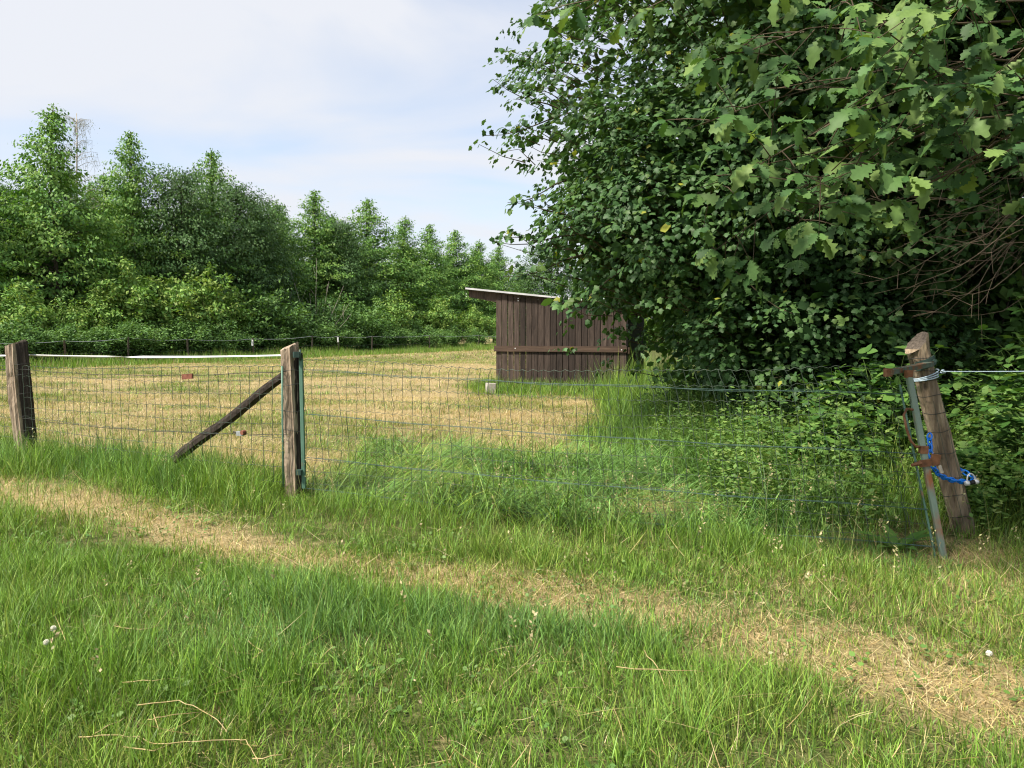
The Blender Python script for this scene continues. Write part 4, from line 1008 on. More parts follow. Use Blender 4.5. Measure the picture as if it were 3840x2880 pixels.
        col = pick(MAPLE_COL, k, 0.16, base)
        yel = rng.random(k) < 0.006; col[yel] = (0.30, 0.32, 0.05)
        return pos, frames(yd, nr), size * rng.uniform(0.7, 1.25, k), col
    a1 = lay(centers[facing], outs[facing], per, T_MAPLE, 0.062, 0.125)
    a0 = lay(spray_c, spray_o, 5, T_MAPLE, 0.075, 0.05); a1 = tuple(np.concatenate([u, v]) for u, v in zip(a1, a0))
    # the largest leaves in view are leaves of their own
    pos, fr, sz, col = a1
    dist = np.linalg.norm(pos - np.array([0, 0, 1.5]), axis=1)
    px = 512 + FPX * pos[:, 0] / pos[:, 1]; py = 332 - FPX * (pos[:, 2] - 1.5) / pos[:, 1]
    vis = (px > 480) & (px < 900) & (py > 5) & (py < 330)
    fd = (np.array([3.55, 11, 5.0]) - pos)
    score = np.where(vis, sz / dist * (1 + 0.35 * (pos[:, 1] < 8.6)) - 0.0004 * pos[:, 1], -1)
    pickd = np.argsort(-score)[:300]; rest = np.ones(len(pos), bool); rest[pickd] = False
    bag.add(*place(T_MAPLE[0], T_MAPLE[1], pos[rest] - T0, fr[rest], sz[rest], col[rest]))
    a2 = lay(centers[back_], outs[back_], 5, T_BROAD, 0.15, 0.16)
    bag.add(*place(T_BROAD[0], T_BROAD[1], a2[0] - T0, a2[1], a2[2], a2[3]))
    # inner foliage keeps the crown closed
    inn = []
    for (c, r, n) in ELL:
        d = norm(rng.normal(0, 1, (n, 3))); inn.append(np.array(c) + d * np.array(r) * (rng.random(n) ** 0.45 * 0.82)[:, None])
    inn = np.concatenate(inn); inn = inn[inn[:, 2] > 0.3]
    a3 = lay(inn, np.tile([[0, 0, 1.0]], (len(inn), 1)), 4, T_BROAD, 0.17, 0.2)
    bag.add(*place(T_BROAD[0], T_BROAD[1], a3[0] - T0, a3[1], a3[2], a3[3]))
    tag(link('crown', bag.mesh('crown'), M_LEAF_MAPLE, t), kind='stuff')
    lm = [tmpl_mesh('maple_leaf', T_MAPLE, b) for b in (0.0, 0.12, -0.08)]
    for me in lm: me.materials.append(M_MAPLE1)
    for i, j in enumerate(pickd):
        o = link('leaf', lm[i % 3], None, t)
        M3 = Matrix(fr[j].T.tolist()) * float(sz[j]); M4 = M3.to_4x4(); M4.translation = Vector(pos[j]) - TRUNK_M
        o.matrix_local = M4
    rng = keep
maple()

# ------------------------------------------------------------------ oak whose branches hang in from the upper right
OAK_COL = [(0.046, 0.108, 0.030), (0.064, 0.138, 0.038), (0.092, 0.175, 0.048), (0.058, 0.128, 0.042)]
def oak():
    global rng
    keep = rng; rng = np.random.default_rng(91); rs = random.Random(91)
    O = Vector((6.6, 7.2, 0))
    t = empty('oak_tree', O, 'oak with lobed leaves hanging in from the upper right', 'tree')
    MB().tube([Vector((0.1 * math.sin(i), 0.1 * math.cos(i), i * 0.8 - 0.1)) for i in range(11)], [0.30 * (1 - 0.07 * i) for i in range(11)], 10).build('trunk', M_BARK, t, True)
    # branches: start (off to the right) and tip, taken from the photograph
    BR = [((1010, 20, 4.9), (705, 60, 4.3)), ((1020, 60, 4.8), (690, 130, 4.2)), ((1060, 40, 4.7), (760, 165, 4.0)), ((1060, 90, 4.6), (800, 190, 3.9)), ((1070, 110, 4.7), (700, 195, 4.3)),
          ((960, 120, 4.8), (715, 250, 4.4)), ((1060, 60, 4.4), (860, 110, 3.7)), ((1060, 10, 4.3), (880, 40, 3.6)), ((1080, 70, 4.3), (960, 130, 3.7)), ((1090, 140, 4.4), (900, 200, 3.8)), ((1060, 130, 4.5), (960, 175, 4.2)),
          ((1000, 0, 4.7), (820, 10, 4.1)), ((840, -60, 4.4), (655, 10, 4.0)), ((800, -70, 4.3), (580, 8, 3.9)), ((1060, -10, 4.2), (930, 10, 3.5)), ((1080, 30, 4.2), (1000, 75, 3.6)), ((960, 100, 4.7), (790, 230, 4.3))]
    ros = []
    for (a, b) in BR:
        A = P(*a); B = P(*b); n = 7
        pts = [A.lerp(B, s) + Vector((0, 0, 0.10 * math.sin(3.1 * s))) + Vector((rs.gauss(0, .02), rs.gauss(0, .03), rs.gauss(0, .02))) for s in np.linspace(0, 1, n)]
        MB().tube([O + (p - O) - O for p in pts], [0.0075 * (1 - 0.75 * s) for s in np.linspace(0, 1, n)], 5).build('branch', M_TWIG, t, True)
        Lb = (B - A).length
        for s in np.linspace(0.34, 1.0, max(4, int(Lb * 10.0))):
            base = A.lerp(B, s) + Vector((0, 0, 0.10 * math.sin(3.1 * s)))
            side = Vector((rs.gauss(0, .15), rs.gauss(0, .24), rs.gauss(-0.02, .15))) if s < 0.99 else Vector((-0.02, 0, 0))
            ros.append((base + side, (B - A).normalized() * 0.6 + side * 2, base))
    tw = MB()
    P_, Y_, N_ = [], [], []
    for c, d, base in ros:
        tw.tube([base - O, (base + c) / 2 - O + Vector((0, 0, 0.01)), c - O], [0.004, 0.003, 0.002], 3, cap=False)
        k = rs.randint(5, 8); d = d.normalized() if d.length > 0.01 else Vector((-1, 0, 0))
        for i in range(k):
            az = i * 2.4 + rs.uniform(-.5, .5)
            e = Vector((math.cos(az), math.sin(az), 0))
            P_.append(tuple(c + e * 0.012)); Y_.append(tuple(d * 0.55 + e * 0.8 + Vector((0, 0, -0.30 + rs.gauss(0, .28)))))
            N_.append(tuple(Vector((rs.gauss(-0.15, .32), -0.60 + rs.gauss(0, .32), 0.70))))
    tag(tw.build('twigs', M_TWIG, t, True), kind='stuff')
    pos = np.array(P_); fr = frames(np.array(Y_), np.array(N_)); sz = rng.uniform(0.060, 0.140, len(pos))
    px = 512 + FPX * pos[:, 0] / pos[:, 1]; py = 332 - FPX * (pos[:, 2] - 1.5) / pos[:, 1]
    vis = (px > 0) & (px < 1040) & (py > -15) & (py < 400)
    score = np.where(vis, sz / np.linalg.norm(pos - np.array([0, 0, 1.5]), axis=1), -1)
    pickd = np.argsort(-score)[:300]; rest = np.ones(len(pos), bool); rest[pickd] = False
    lm = [tmpl_mesh('oak_leaf', T_OAK, b, c_, d_) for b, c_, d_ in ((0.0, 0.1, 0.0), (0.25, -0.5, 0.1), (0.45, 0.6, -0.12), (-0.2, 0.3, 0.15), (0.1, -0.8, -0.1), (0.6, 0.9, 0.05), (0.3, -0.2, -0.2), (-0.1, 0.9, 0.12))]
    for me in lm: me.materials.append(M_OAK1)
    for i, j in enumerate(pickd):
        o = link('leaf', lm[i % 8], None, t)
        M4 = (Matrix(fr[j].T.tolist()) * float(sz[j])).to_4x4(); M4.translation = Vector(pos[j]) - O
        o.matrix_local = M4
    bag = Bag(); O_ = np.array(O)
    bag.add(*place(T_OAK[0], T_OAK[1], pos[rest] - O_, fr[rest], sz[rest], pick(OAK_COL, int(rest.sum()), 0.15)))
    # unseen crown lobes, added above and right of the picture to block light
    for (c, r, n) in (((5.4, 6.3, 6.6), (4.8, 3.9, 2.3), 1700), ((7.5, 5.2, 4.6), (2.8, 2.4, 1.9), 600)):
        d = norm(rng.normal(0, 1, (n, 3))); cc = np.array(c) + d * np.array(r) * (rng.random(n) ** 0.3)[:, None]
        pyy = 332 - FPX * (cc[:, 2] - 1.5) / np.maximum(cc[:, 1], 0.5); pxx = 512 + FPX * cc[:, 0] / np.maximum(cc[:, 1], 0.5)
        cc = cc[(pyy < -35) | (pxx > 1090)]
        per = 7; k = len(cc) * per; p_ = np.repeat(cc, per, 0) + rnd(k, 0.16)
        bag.add(*place(T_BROAD[0], T_BROAD[1], p_ - O_, frames(rnd(k, 1) + np.array([0, 0, -0.3]), rnd(k, 0.5) + np.array([0, 0, 0.8])), rng.uniform(0.10, 0.17, k), pick(OAK_COL, k, 0.15)))
    tag(link('crown', bag.mesh('crown'), M_LEAF_OAK, t), kind='stuff')
    for i in range(8):
        a = R(150 + i * 28); tip = Vector((5.4 - O.x + 3.6 * math.cos(a), 6.3 - O.y + 3.0 * math.sin(a), 6.2 + rs.gauss(0, .6)))
        pts = [Vector((0, 0, 3.6 + i * 0.3)).lerp(tip, s) + Vector((0, 0, 0.4 * math.sin(3.1 * s))) for s in np.linspace(0, 1, 7)]
        MB().tube(pts, [0.10 * (1 - 0.85 * s) for s in np.linspace(0, 1, 7)], 6).build('limb', M_BARK, t, True)
    # dead lower twigs in the dark under the crown
    for i in range(34):
        x0, y0 = rs.uniform(985, 1070), rs.uniform(160, 290); a = P(x0, y0, rs.uniform(5.8, 7.4))
        b = P(x0 - rs.uniform(40, 170), y0 + rs.uniform(-35, 80), rs.uniform(5.6, 7.4)); pts = []
        j1, j2 = rs.uniform(-.25, .25), rs.uniform(0, 6)
        for s in np.linspace(0, 1, 8):
            pts.append(a.lerp(b, s) + Vector((0, rs.gauss(0, .015), -0.10 * math.sin(3.1 * s) + j1 * s * s + 0.035 * math.sin(9 * s + j2) + rs.gauss(0, .014))) - O)
        m = MB().tube(pts, [0.0036 * (1 - 0.7 * s) for s in np.linspace(0, 1, 8)], 4, cap=False)
        for q in pts[2:7:2]:
            m.tube([q, q + Vector((rs.gauss(-0.08, .08), rs.gauss(0, .08), rs.gauss(-0.06, .12)))], [0.003, 0.0015], 3, cap=False)
        m.build('dead_twig', M_DEAD, t, True)
    rng = keep
oak()

# woodland behind, on the right, that keeps the shade dark
for i, (x, y, h, w) in enumerate([(8.2, 13.5, 9.5, 1.1), (11.5, 11.0, 10.0, 1.2), (6.5, 16.5, 10.5, 1.1), (10.5, 17, 11, 1.2), (14.5, 14.5, 11, 1.2), (9.0, 9.5, 7.5, 0.9), (13, 8.0, 9.0, 1.1), (7.3, 22, 11, 1.2), (15.5, 20, 12, 1.2), (18, 10.5, 11, 1.2), (11, 24, 11, 1.3)]):
    put_tree(ROUND[i % 2], x, y, h, 11.0, 'shaded tree in the dark wood behind the maple and the oak', 'shaded wood behind the maple', i * 1.1, w, 'shaded_tree')
for i, (x, y, h) in enumerate([(6.2, 10.2, 2.6), (8.0, 10.8, 3.2), (9.8, 9.4, 3.0), (5.6, 12.5, 3.0), (10.5, 12.5, 3.5)]):
    put_bush(BUSH_F[i % 2], x, y, h, 2.6, 'dark shaded bush under the trees behind the leaning gate post', 'shaded undergrowth bushes', i * 1.4, 1.2, 'shaded_bush')

# ------------------------------------------------------------------ brambles and weeds on the right bank
BR_COL = [(0.048, 0.120, 0.028), (0.066, 0.150, 0.033), (0.090, 0.185, 0.042), (0.120, 0.215, 0.050)]
def bramble(name, label, O, lumps, ncane, seed, nsingle, leaf=(0.07, 0.12), flowers=0):
    global rng
    keep = rng; rng = np.random.default_rng(seed); rs = random.Random(seed)
    O = Vector(O); t = empty(name, O, label, 'bramble', 'brambles on the bank')
    P_, Y_, N_ = [], [], []
    canes = MB()
    for (c, r) in lumps:
        for i in range(int(ncane)):
            az = rs.uniform(0, 6.28); el = rs.uniform(0.15, 1.35)
            d = Vector((math.cos(az) * math.cos(el) * r[0], math.sin(az) * math.cos(el) * r[1], math.sin(el) * r[2]))
            tip = Vector(c) + d * rs.uniform(0.75, 1.12); root = Vector((c[0] + rs.gauss(0, .15), c[1] + rs.gauss(0, .15), 0))
            ctrl = (root + tip) / 2 + Vector((0, 0, 0.35 * r[2]))
            pts = [root * (1 - s) ** 2 + ctrl * 2 * s * (1 - s) + tip * s * s for s in np.linspace(0, 1, 8)]
            canes.tube([p - O for p in pts], [0.006 * (1 - .6 * s) for s in np.linspace(0, 1, 8)], 3, cap=False)
            outv = d.normalized()
            for s in np.linspace(0.35, 1.0, 7):
                q = root * (1 - s) ** 2 + ctrl * 2 * s * (1 - s) + tip * s * s
                e = Vector((rs.gauss(0, 1), rs.gauss(0, 1), rs.gauss(0, .4))).normalized(); q2 = q + e * 0.06
                dirm = (e * 0.8 + outv * 0.5 + Vector((0, 0, -0.25))).normalized(); nn = (outv * 0.55 + Vector((0, -0.15, 0.75)) + Vector((rs.gauss(0, .25), rs.gauss(0, .25), 0))).normalized()
                sidev_ = dirm.cross(nn).normalized()
                for y_ in (dirm, dirm * 0.35 + sidev_, dirm * 0.35 - sidev_):
                    P_.append(tuple(q2 + y_.normalized() * 0.008)); Y_.append(tuple(y_)); N_.append(tuple(nn + Vector((rs.gauss(0, .15), rs.gauss(0, .15), 0))))
    tag(canes.build('canes', M_STEM, t, True), kind='stuff')
    pos = np.array(P_); fr = frames(np.array(Y_), np.array(N_)); sz = rng.uniform(leaf[0], leaf[1], len(pos))
    ok = pos[:, 2] > 0.04; pos, fr, sz = pos[ok], fr[ok], sz[ok]
    px = 512 + FPX * pos[:, 0] / pos[:, 1]; vis = (px > 0) & (px < 1030)
    score = np.where(vis, sz / pos[:, 1] ** 1.6, -1); pickd = np.argsort(-score)[:nsingle]; rest = np.ones(len(pos), bool); rest[pickd] = False
    lm = [tmpl_mesh('bramble_leaf', T_BRAM, b) for b in (0, 0.15, -0.1)]
    for me in lm: me.materials.append(M_BRAM1)
    for i, j in enumerate(pickd):
        o = link('leaf', lm[i % 3], None, t); M4 = (Matrix(fr[j].T.tolist()) * float(sz[j])).to_4x4(); M4.translation = Vector(pos[j]) - O; o.matrix_local = M4
    bag = Bag(); bag.add(*place(T_BRAM[0], T_BRAM[1], pos[rest] - np.array(O), fr[rest], sz[rest], pick(BR_COL, int(rest.sum()), 0.16)))
    tag(link('foliage', bag.mesh('foliage'), M_LEAF_WEED, t), kind='stuff')
    rng = keep
bramble('bramble_bush', 'leafy bramble behind and right of the leaning gate post', (4.1, 6.2, 0), [((4.2, 6.15, 0.1), (0.75, 0.45, 1.05)), ((3.75, 5.95, 0.0), (0.35, 0.25, 0.55)), ((4.6, 6.6, 0.2), (0.9, 0.6, 1.45)), ((5.2, 7.4, 0.2), (1.2, 0.8, 1.7))], 34, 101, 230)
bramble('bramble_bush', 'leafy bramble just left of the gate end bar, behind the mesh', (2.6, 6.6, 0), [((2.75, 6.6, 0.05), (0.55, 0.40, 0.80)), ((2.95, 7.2, 0.1), (0.7, 0.5, 1.0)), ((3.5, 7.1, 0.2), (0.7, 0.6, 1.25))], 30, 102, 200)
bramble('bramble_bush', 'shaded bramble under the maple branches behind the fence mesh', (3.6, 8.3, 0), [((3.5, 8.4, 0.1), (0.9, 0.6, 1.15)), ((4.6, 8.6, 0.1), (1.1, 0.7, 1.6))], 26, 103, 0, (0.06, 0.10))

# small-leaved weeds woven through the bank
def weeds():
    n = 7000; y = rng.uniform(5.3, 12.5, n); x = 0.9 + 0.06 * (y - 6) + rng.random(n) ** 1.1 * 4.2
    ok = (y > fence_y(x) + 0.35) & (vnoise(x * 1.3, y * 1.3, 77) > 0.32) & (x > 1.75 + 1.3 * (vnoise(x * 0.9, y * 0.9, 78) - 0.5)); x, y = x[ok], y[ok]; n = len(x)
    h = np.clip(0.26 + 0.36 * (x - 0.9), 0.2, 1.05) * rng.uniform(0.35, 1.1, n)
    c = np.stack([x, y, h], 1); per = 12; k = n * per
    f = np.tile(np.linspace(0.25, 1.05, per), n)
    pos = np.repeat(np.stack([x, y, np.zeros(n)], 1), per, 0); pos[:, 2] = f * np.repeat(h, per); pos += rnd(k, 0.025)
    az = rng.uniform(0, 6.28, k); yd = np.stack([np.cos(az), np.sin(az), rng.normal(0.15, 0.35, k)], 1); nr = np.array([0, 0, 1.0]) + rnd(k, 0.35)
    cols = pick([(0.115, 0.215, 0.050), (0.145, 0.250, 0.058), (0.180, 0.255, 0.070), (0.095, 0.185, 0.046)], k, 0.18)
    bag = Bag(); bag.add(*place(T_DIA[0], T_DIA[1], pos, frames(yd, nr), rng.uniform(0.025, 0.07, k), cols))
    o = link('weeds', bag.mesh('weeds'), M_LEAF_WEED); tag(o, 'small-leaved weeds tangled along the bank', 'weeds', None, 'stuff')
weeds()

# ------------------------------------------------------------------ grass
def blade_mesh(name, x, y, h, w, az, lean, curl, col, seg, lift=0.0):
    n = len(x); z = ground_z(x, y) - 0.005 + lift
    d = np.stack([np.cos(az), np.sin(az), np.zeros(n)], 1)
    tw_ = az + np.pi / 2 + rng.normal(0, 0.7, n); sd = np.stack([np.cos(tw_), np.sin(tw_), np.zeros(n)], 1)
    p = np.stack([x, y, z], 1); rows = []
    for i in range(seg + 1):
        s = i / seg; ww = w * (1 - s ** 1.6) * (0.75 + 0.5 * min(s * 3, 1) * (1 - s))
        if i < seg:
            rows.append(p - sd * (ww / 2)[:, None]); rows.append(p + sd * (ww / 2)[:, None])
        else:
            rows.append(p.copy())
        th = lean + curl * (s + 0.5 / seg); p = p + (d * np.sin(th)[:, None] + np.array([0, 0, 1.0]) * np.cos(th)[:, None]) * (h / seg)[:, None]
        low = ground_z(p[:, 0], p[:, 1]) + 0.01; p[:, 2] = np.maximum(p[:, 2], low)
    k = 2 * seg + 1; Vv = np.stack(rows, 1).reshape(-1, 3); b = (np.arange(n) * k)[:, None]
    fs = []
    if seg > 1:
        q = np.concatenate([b + np.array([[2 * i, 2 * i + 1, 2 * i + 3, 2 * i + 2]]) for i in range(seg - 1)]); fs.append(q)
    fs.append(b + np.array([[2 * seg - 2, 2 * seg - 1, 2 * seg]]))
    return np_mesh(name, Vv, fs, np.repeat(col, k, 0))
GR_LUSH = np.array((1.58, 1.52, 1.25)) * np.array([(0.095, 0.185, 0.030), (0.120, 0.215, 0.034), (0.080, 0.160, 0.028), (0.150, 0.235, 0.045), (0.110, 0.195, 0.055)])
GR_BLUE = np.array((1.45, 1.50, 1.2)) * np.array([(0.095, 0.185, 0.060), (0.120, 0.215, 0.075), (0.080, 0.160, 0.050), (0.140, 0.225, 0.065)])
GR_YEL = np.array((1.35, 1.42, 1.2)) * np.array([(0.175, 0.225, 0.050), (0.220, 0.245, 0.065), (0.145, 0.200, 0.045)])
GR_STRAW = np.array((1.08, 1.12, 1.15)) * np.array([(0.46, 0.33, 0.155), (0.54, 0.41, 0.21), (0.37, 0.25, 0.105), (0.60, 0.48, 0.28), (0.42, 0.36, 0.14)])
def grass_band(name, label, y0, y1, n, seg, wscale, hscale=1.0):
    yy = np.sqrt(rng.uniform(y0 * y0, y1 * y1, n)); hw = 0.72 * yy + 0.5; xx = rng.uniform(-1, 1, n) * hw
    # more than half of the blades stand in tufts
    K = n // 38; tid = rng.integers(0, K, n); tuft = rng.random(n) < 0.42
    ky = np.sqrt(rng.uniform(y0 * y0, y1 * y1, K)); kx_ = rng.uniform(-1, 1, K) * (0.72 * ky + 0.5); kr = rng.uniform(0.012, 0.055, K) * (0.7 + 0.05 * ky)
    ox, oy = rng.normal(0, 1, n), rng.normal(0, 1, n); kh = rng.uniform(0.65, 1.45, K)[tid]; kc = rng.normal(1, 0.16, K)[tid]
    xx = np.where(tuft, kx_[tid] + ox * kr[tid], xx); yy = np.where(tuft, ky[tid] + oy * kr[tid], yy); taz = np.arctan2(oy, ox)
    st, lu, fl, fi, lw = zones(xx, yy)
    # keep blades out of the shelter and thin them under the trees
    keep_ = ~((yy > 19.4) & (yy < 24.5) & (xx > -0.4) & (xx < 4.2)); keep_ &= ~((xx > 4.8) & (yy > 7))
    xx, yy, st, lu, fl, fi, lw, tuft, taz, kh, kc = (a[keep_] for a in (xx, yy, st, lu, fl, fi, lw, tuft, taz, kh, kc)); n = len(xx)
    cl = fbm(xx * 1.6, yy * 1.6, 80, 3); cl2 = vnoise(xx * 6, yy * 6, 90)
    r1 = rng.random(n)
    base_h = 0.085 + 0.13 * sstep(0.38, 0.72, cl) + 0.05 * (cl2 - 0.5)
    tall = (0.24 + 0.22 * cl) * (1 + 0.9 * sstep(0.9, 2.2, xx) * (yy > 5.6))
    h = base_h * (1 - lu) + tall * lu
    h = h * (1 - fl) + fl * (0.26 + 0.24 * cl)
    h = np.where(tuft, h * kh, h)
    is_straw = rng.random(n) < np.clip(st * (0.74 + 0.2 * fi) + 0.07, 0, 1)
    h = np.where(fi > 0.5, 0.035 + 0.075 * rng.random(n) + 0.04 * (1 - st), h)
    h = np.where(is_straw & (fi <= 0.5), np.minimum(h, 0.05 + 0.10 * rng.random(n)), h)
    h *= rng.uniform(0.5, 1.3, n) * hscale * (1 - 0.55 * lw) * (1 - 0.35 * np.clip(st, 0, 1) * (fi < 0.5))
    az = rng.uniform(0, 2 * np.pi, n); flow = 2 * np.pi * fbm(xx * 0.7, yy * 0.7, 110, 2) * 1.6
    lean = np.abs(rng.normal(0.15, 0.30, n)); curl = np.abs(rng.normal(0.55, 0.6, n))
    az = np.where(rng.random(n) < 0.30 + 0.35 * fl, flow + rng.normal(0, 0.5, n), az)
    az = np.where(tuft & (fl < 0.5) & (rng.random(n) < 0.75), taz + rng.normal(0, 0.4, n), az)
    lean = lean + fl * rng.uniform(0.45, 1.2, n); curl = curl + fl * rng.uniform(0.2, 0.7, n)
    lie = is_straw & (rng.random(n) < 0.62); lean = np.where(lie, rng.uniform(1.1, 1.5, n), lean); curl = np.where(lie, rng.normal(0.05, 0.2, n), curl)
    h = np.where(lie, rng.uniform(0.06, 0.17, n) * (1 + 0.4 * (fi > .5)), h)
    g = GR_LUSH[rng.integers(0, 5, n)]; gb = GR_BLUE[rng.integers(0, 4, n)]; gy_ = GR_YEL[rng.integers(0, 3, n)]
    hue = fbm(xx * 0.8 + 4, yy * 0.8, 130, 3); tb = np.clip(fl * 0.8 + 0.35 * lu + (hue - 0.55) * 2.2, 0, 1); ty = np.clip((0.47 - hue) * 2.0 + 0.6 * fi + st * 0.6, 0, 1)
    col = np.where((rng.random(n) < tb)[:, None], gb, g); col = np.where((rng.random(n) < ty)[:, None], gy_, col)
    col = np.where(is_straw[:, None], GR_STRAW[rng.integers(0, 5, n)], col) * rng.uniform(0.42, 1.5, (n, 1)) * np.where(tuft, kc, 1.0).clip(0.6, 1.5)[:, None]
    w = np.where(is_straw, 0.0030, 0.0043) * rng.uniform(0.7, 1.4, n) * wscale
    w = np.where((lu > 0.5) & ~is_straw, w * 1.2, w); w = np.where((fl > 0.5) & ~is_straw, w * 1.55, w)
    lift = np.where(fl > 0.5, rng.random(n) * 0.24 * sstep(0.38, 0.65, fbm(xx * 1.9, yy * 1.9, 170, 2)), 0)
    o = link(name, blade_mesh(name, xx, yy, h, w, az, lean, curl, col, seg, lift), M_GRASS)
    return tag(o, label, 'grass', None, 'stuff')
grass_band('grass', 'long green grass in the foreground', 1.7, 5.2, 126000, 3, 1.0)
grass_band('grass', 'grass along and behind the fence', 5.2, 10.0, 122000, 2, 1.2)
grass_band('field_grass', 'mown straw-coloured stubble of the near field', 10.0, 18.0, 128000, 2, 1.9)
grass_band('field_grass', 'mown straw-coloured stubble of the far field', 18.0, 42.0, 180000, 1, 4.2, 1.25)
grass_band('field_grass', 'mown stubble at the far end of the field', 42.0, 72.0, 70000, 1, 11.0, 1.6)
# uncut margin along the far wire
def margin():
    n = 38000; t = rng.uniform(-14, 60, n); b = rng.uniform(-5.2, -0.6, n) ; p = E0[None] + ED[None] * t[:, None] + EN[None] * b[:, None]
    n2 = vnoise(p[:, 0] * 0.5, p[:, 1] * 0.5, 140); h = (0.28 + 0.5 * n2 * sstep(-5.2, -2.2, b)) * rng.uniform(0.5, 1.15, n)
    col = np.where((rng.random(n) < 0.12)[:, None], np.array([[0.34, 0.30, 0.15]]), GR_LUSH[rng.integers(0, 5, n)] * 0.95) * rng.uniform(0.75, 1.2, (n, 1))
    o = link('margin_grass', blade_mesh('margin_grass', p[:, 0], p[:, 1], h, np.full(n, 0.03) * rng.uniform(0.6, 1.3, n), rng.uniform(0, 6.28, n), np.abs(rng.normal(0.1, 0.15, n)), np.abs(rng.normal(0.2, 0.25, n)), col, 2), M_GRASS)
    tag(o, 'uncut green grass along the far wire fence', 'grass', None, 'stuff')
margin()
def shed_grass():
    n = 26000; x = rng.uniform(-1.6, 5.0, n); y = rng.uniform(17.3, 20.9, n); yl = 20.5 - 0.3 * (x + 0.43); ok = (y < yl - 0.03) & (rng.random(n) < np.exp(-((yl - y) / (0.9 + 1.6 * vnoise(x * 1.7, y * 0.9, 160))) ** 2) * np.where(x < -0.5, np.exp(-((x + 0.5) / 0.5) ** 2), 1))
    x, y = x[ok], y[ok]; n = len(x); near = np.exp(-((20.5 - 0.3 * (x + 0.43) - y) / 1.0) ** 2)
    h = (0.10 + 0.24 * near + 0.10 * vnoise(x * 2, y * 2, 150)) * rng.uniform(0.5, 1.2, n)
    col = np.where((rng.random(n) < 0.08)[:, None], GR_STRAW[rng.integers(0, 5, n)] * 0.8, GR_LUSH[rng.integers(0, 5, n)]) * rng.uniform(0.75, 1.2, (n, 1))
    o = link('shelter_grass', blade_mesh('shelter_grass', x, y, h, np.full(n, 0.013), rng.uniform(0, 6.28, n), np.abs(rng.normal(0.1, 0.2, n)), np.abs(rng.normal(0.4, 0.3, n)), col, 2), M_GRASS)
    tag(o, 'long green grass at the foot of the shelter', 'grass', None, 'stuff')
shed_grass()

def herbs():
    n = 800; y = np.sqrt(rng.uniform(1.8 ** 2, 7.5 ** 2, n)); x = rng.uniform(-1, 1, n) * (0.72 * y + 0.4)
    ok = (vnoise(x * 1.2 + 3, y * 1.2, 210) > 0.5) & (y < fence_y(x) + 0.4); x, y = x[ok], y[ok]; n = len(x); per = 8; k = n * per
    az = rng.uniform(0, 6.28, k); r = rng.uniform(0.0, 0.05, k)
    pos = np.stack([np.repeat(x, per) + r * np.cos(az), np.repeat(y, per) + r * np.sin(az), rng.uniform(0.01, 0.075, k)], 1)
    yd = np.stack([np.cos(az), np.sin(az), rng.normal(0.25, 0.3, k)], 1)
    bag = Bag(); bag.add(*place(T_BROAD[0], T_BROAD[1], pos, frames(yd, np.array([0, 0, 1.0]) + rnd(k, 0.3)), rng.uniform(0.012, 0.034, k), pick([(0.10, 0.20, 0.045), (0.13, 0.24, 0.05), (0.15, 0.24, 0.07)], k, 0.15)))
    tag(link('clover_leaves', bag.mesh('clover_leaves'), M_LEAF_WEED), 'low clover and plantain leaves in the foreground grass', 'weeds', None, 'stuff')
    m = 420; x = rng.uniform(-6.5, 3.2, m); y = fence_y(x) + rng.normal(0.1, 0.55, m); y[:90] = rng.uniform(2.4, 6, 90); x[:90] = rng.uniform(-1, 1, 90) * 0.6 * y[:90]
    hh = rng.uniform(0.28, 0.62, m); az = rng.uniform(0, 6.28, m); cst = np.tile([[0.30, 0.30, 0.12]], (m, 1)) * rng.uniform(0.7, 1.2, (m, 1)); ln = np.abs(rng.normal(0.08, 0.12, m)); cu = np.abs(rng.normal(0.25, 0.2, m))
    o = link('seed_stems', blade_mesh('seed_stems', x, y, hh, np.full(m, 0.0026), az, ln, cu, cst, 4), M_GRASS); tag(o, 'thin seeding grass stems along the fence', 'grass', None, 'stuff')
    tip = np.stack([x, y, ground_z(x, y)], 1); d = np.stack([np.cos(az), np.sin(az), 0 * az], 1); bag = Bag()
    for i in range(4):
        th = ln + cu * (i / 4 + 0.125); tip = tip + (d * np.sin(th)[:, None] + np.array([0, 0, 1.0]) * np.cos(th)[:, None]) * (hh / 4)[:, None]
    per = 9; k = m * per; f = np.tile(np.linspace(0, 1, per), m); pos = np.repeat(tip, per, 0); pos[:, 2] -= f * 0.075; pos += rnd(k, 0.006); a2 = rng.uniform(0, 6.28, k)
    bag.add(*place(T_DIA[0], T_DIA[1], pos, frames(np.stack([np.cos(a2), np.sin(a2), rng.normal(0.7, 0.3, k)], 1), rnd(k)), rng.uniform(0.010, 0.022, k), pick([(0.36, 0.32, 0.16), (0.30, 0.30, 0.14), (0.42, 0.34, 0.2)], k, 0.15)))
    tag(link('seed_heads', bag.mesh('seed_heads'), M_GRASS), 'pale grass seed heads along the fence', 'grass', None, 'stuff')
herbs()
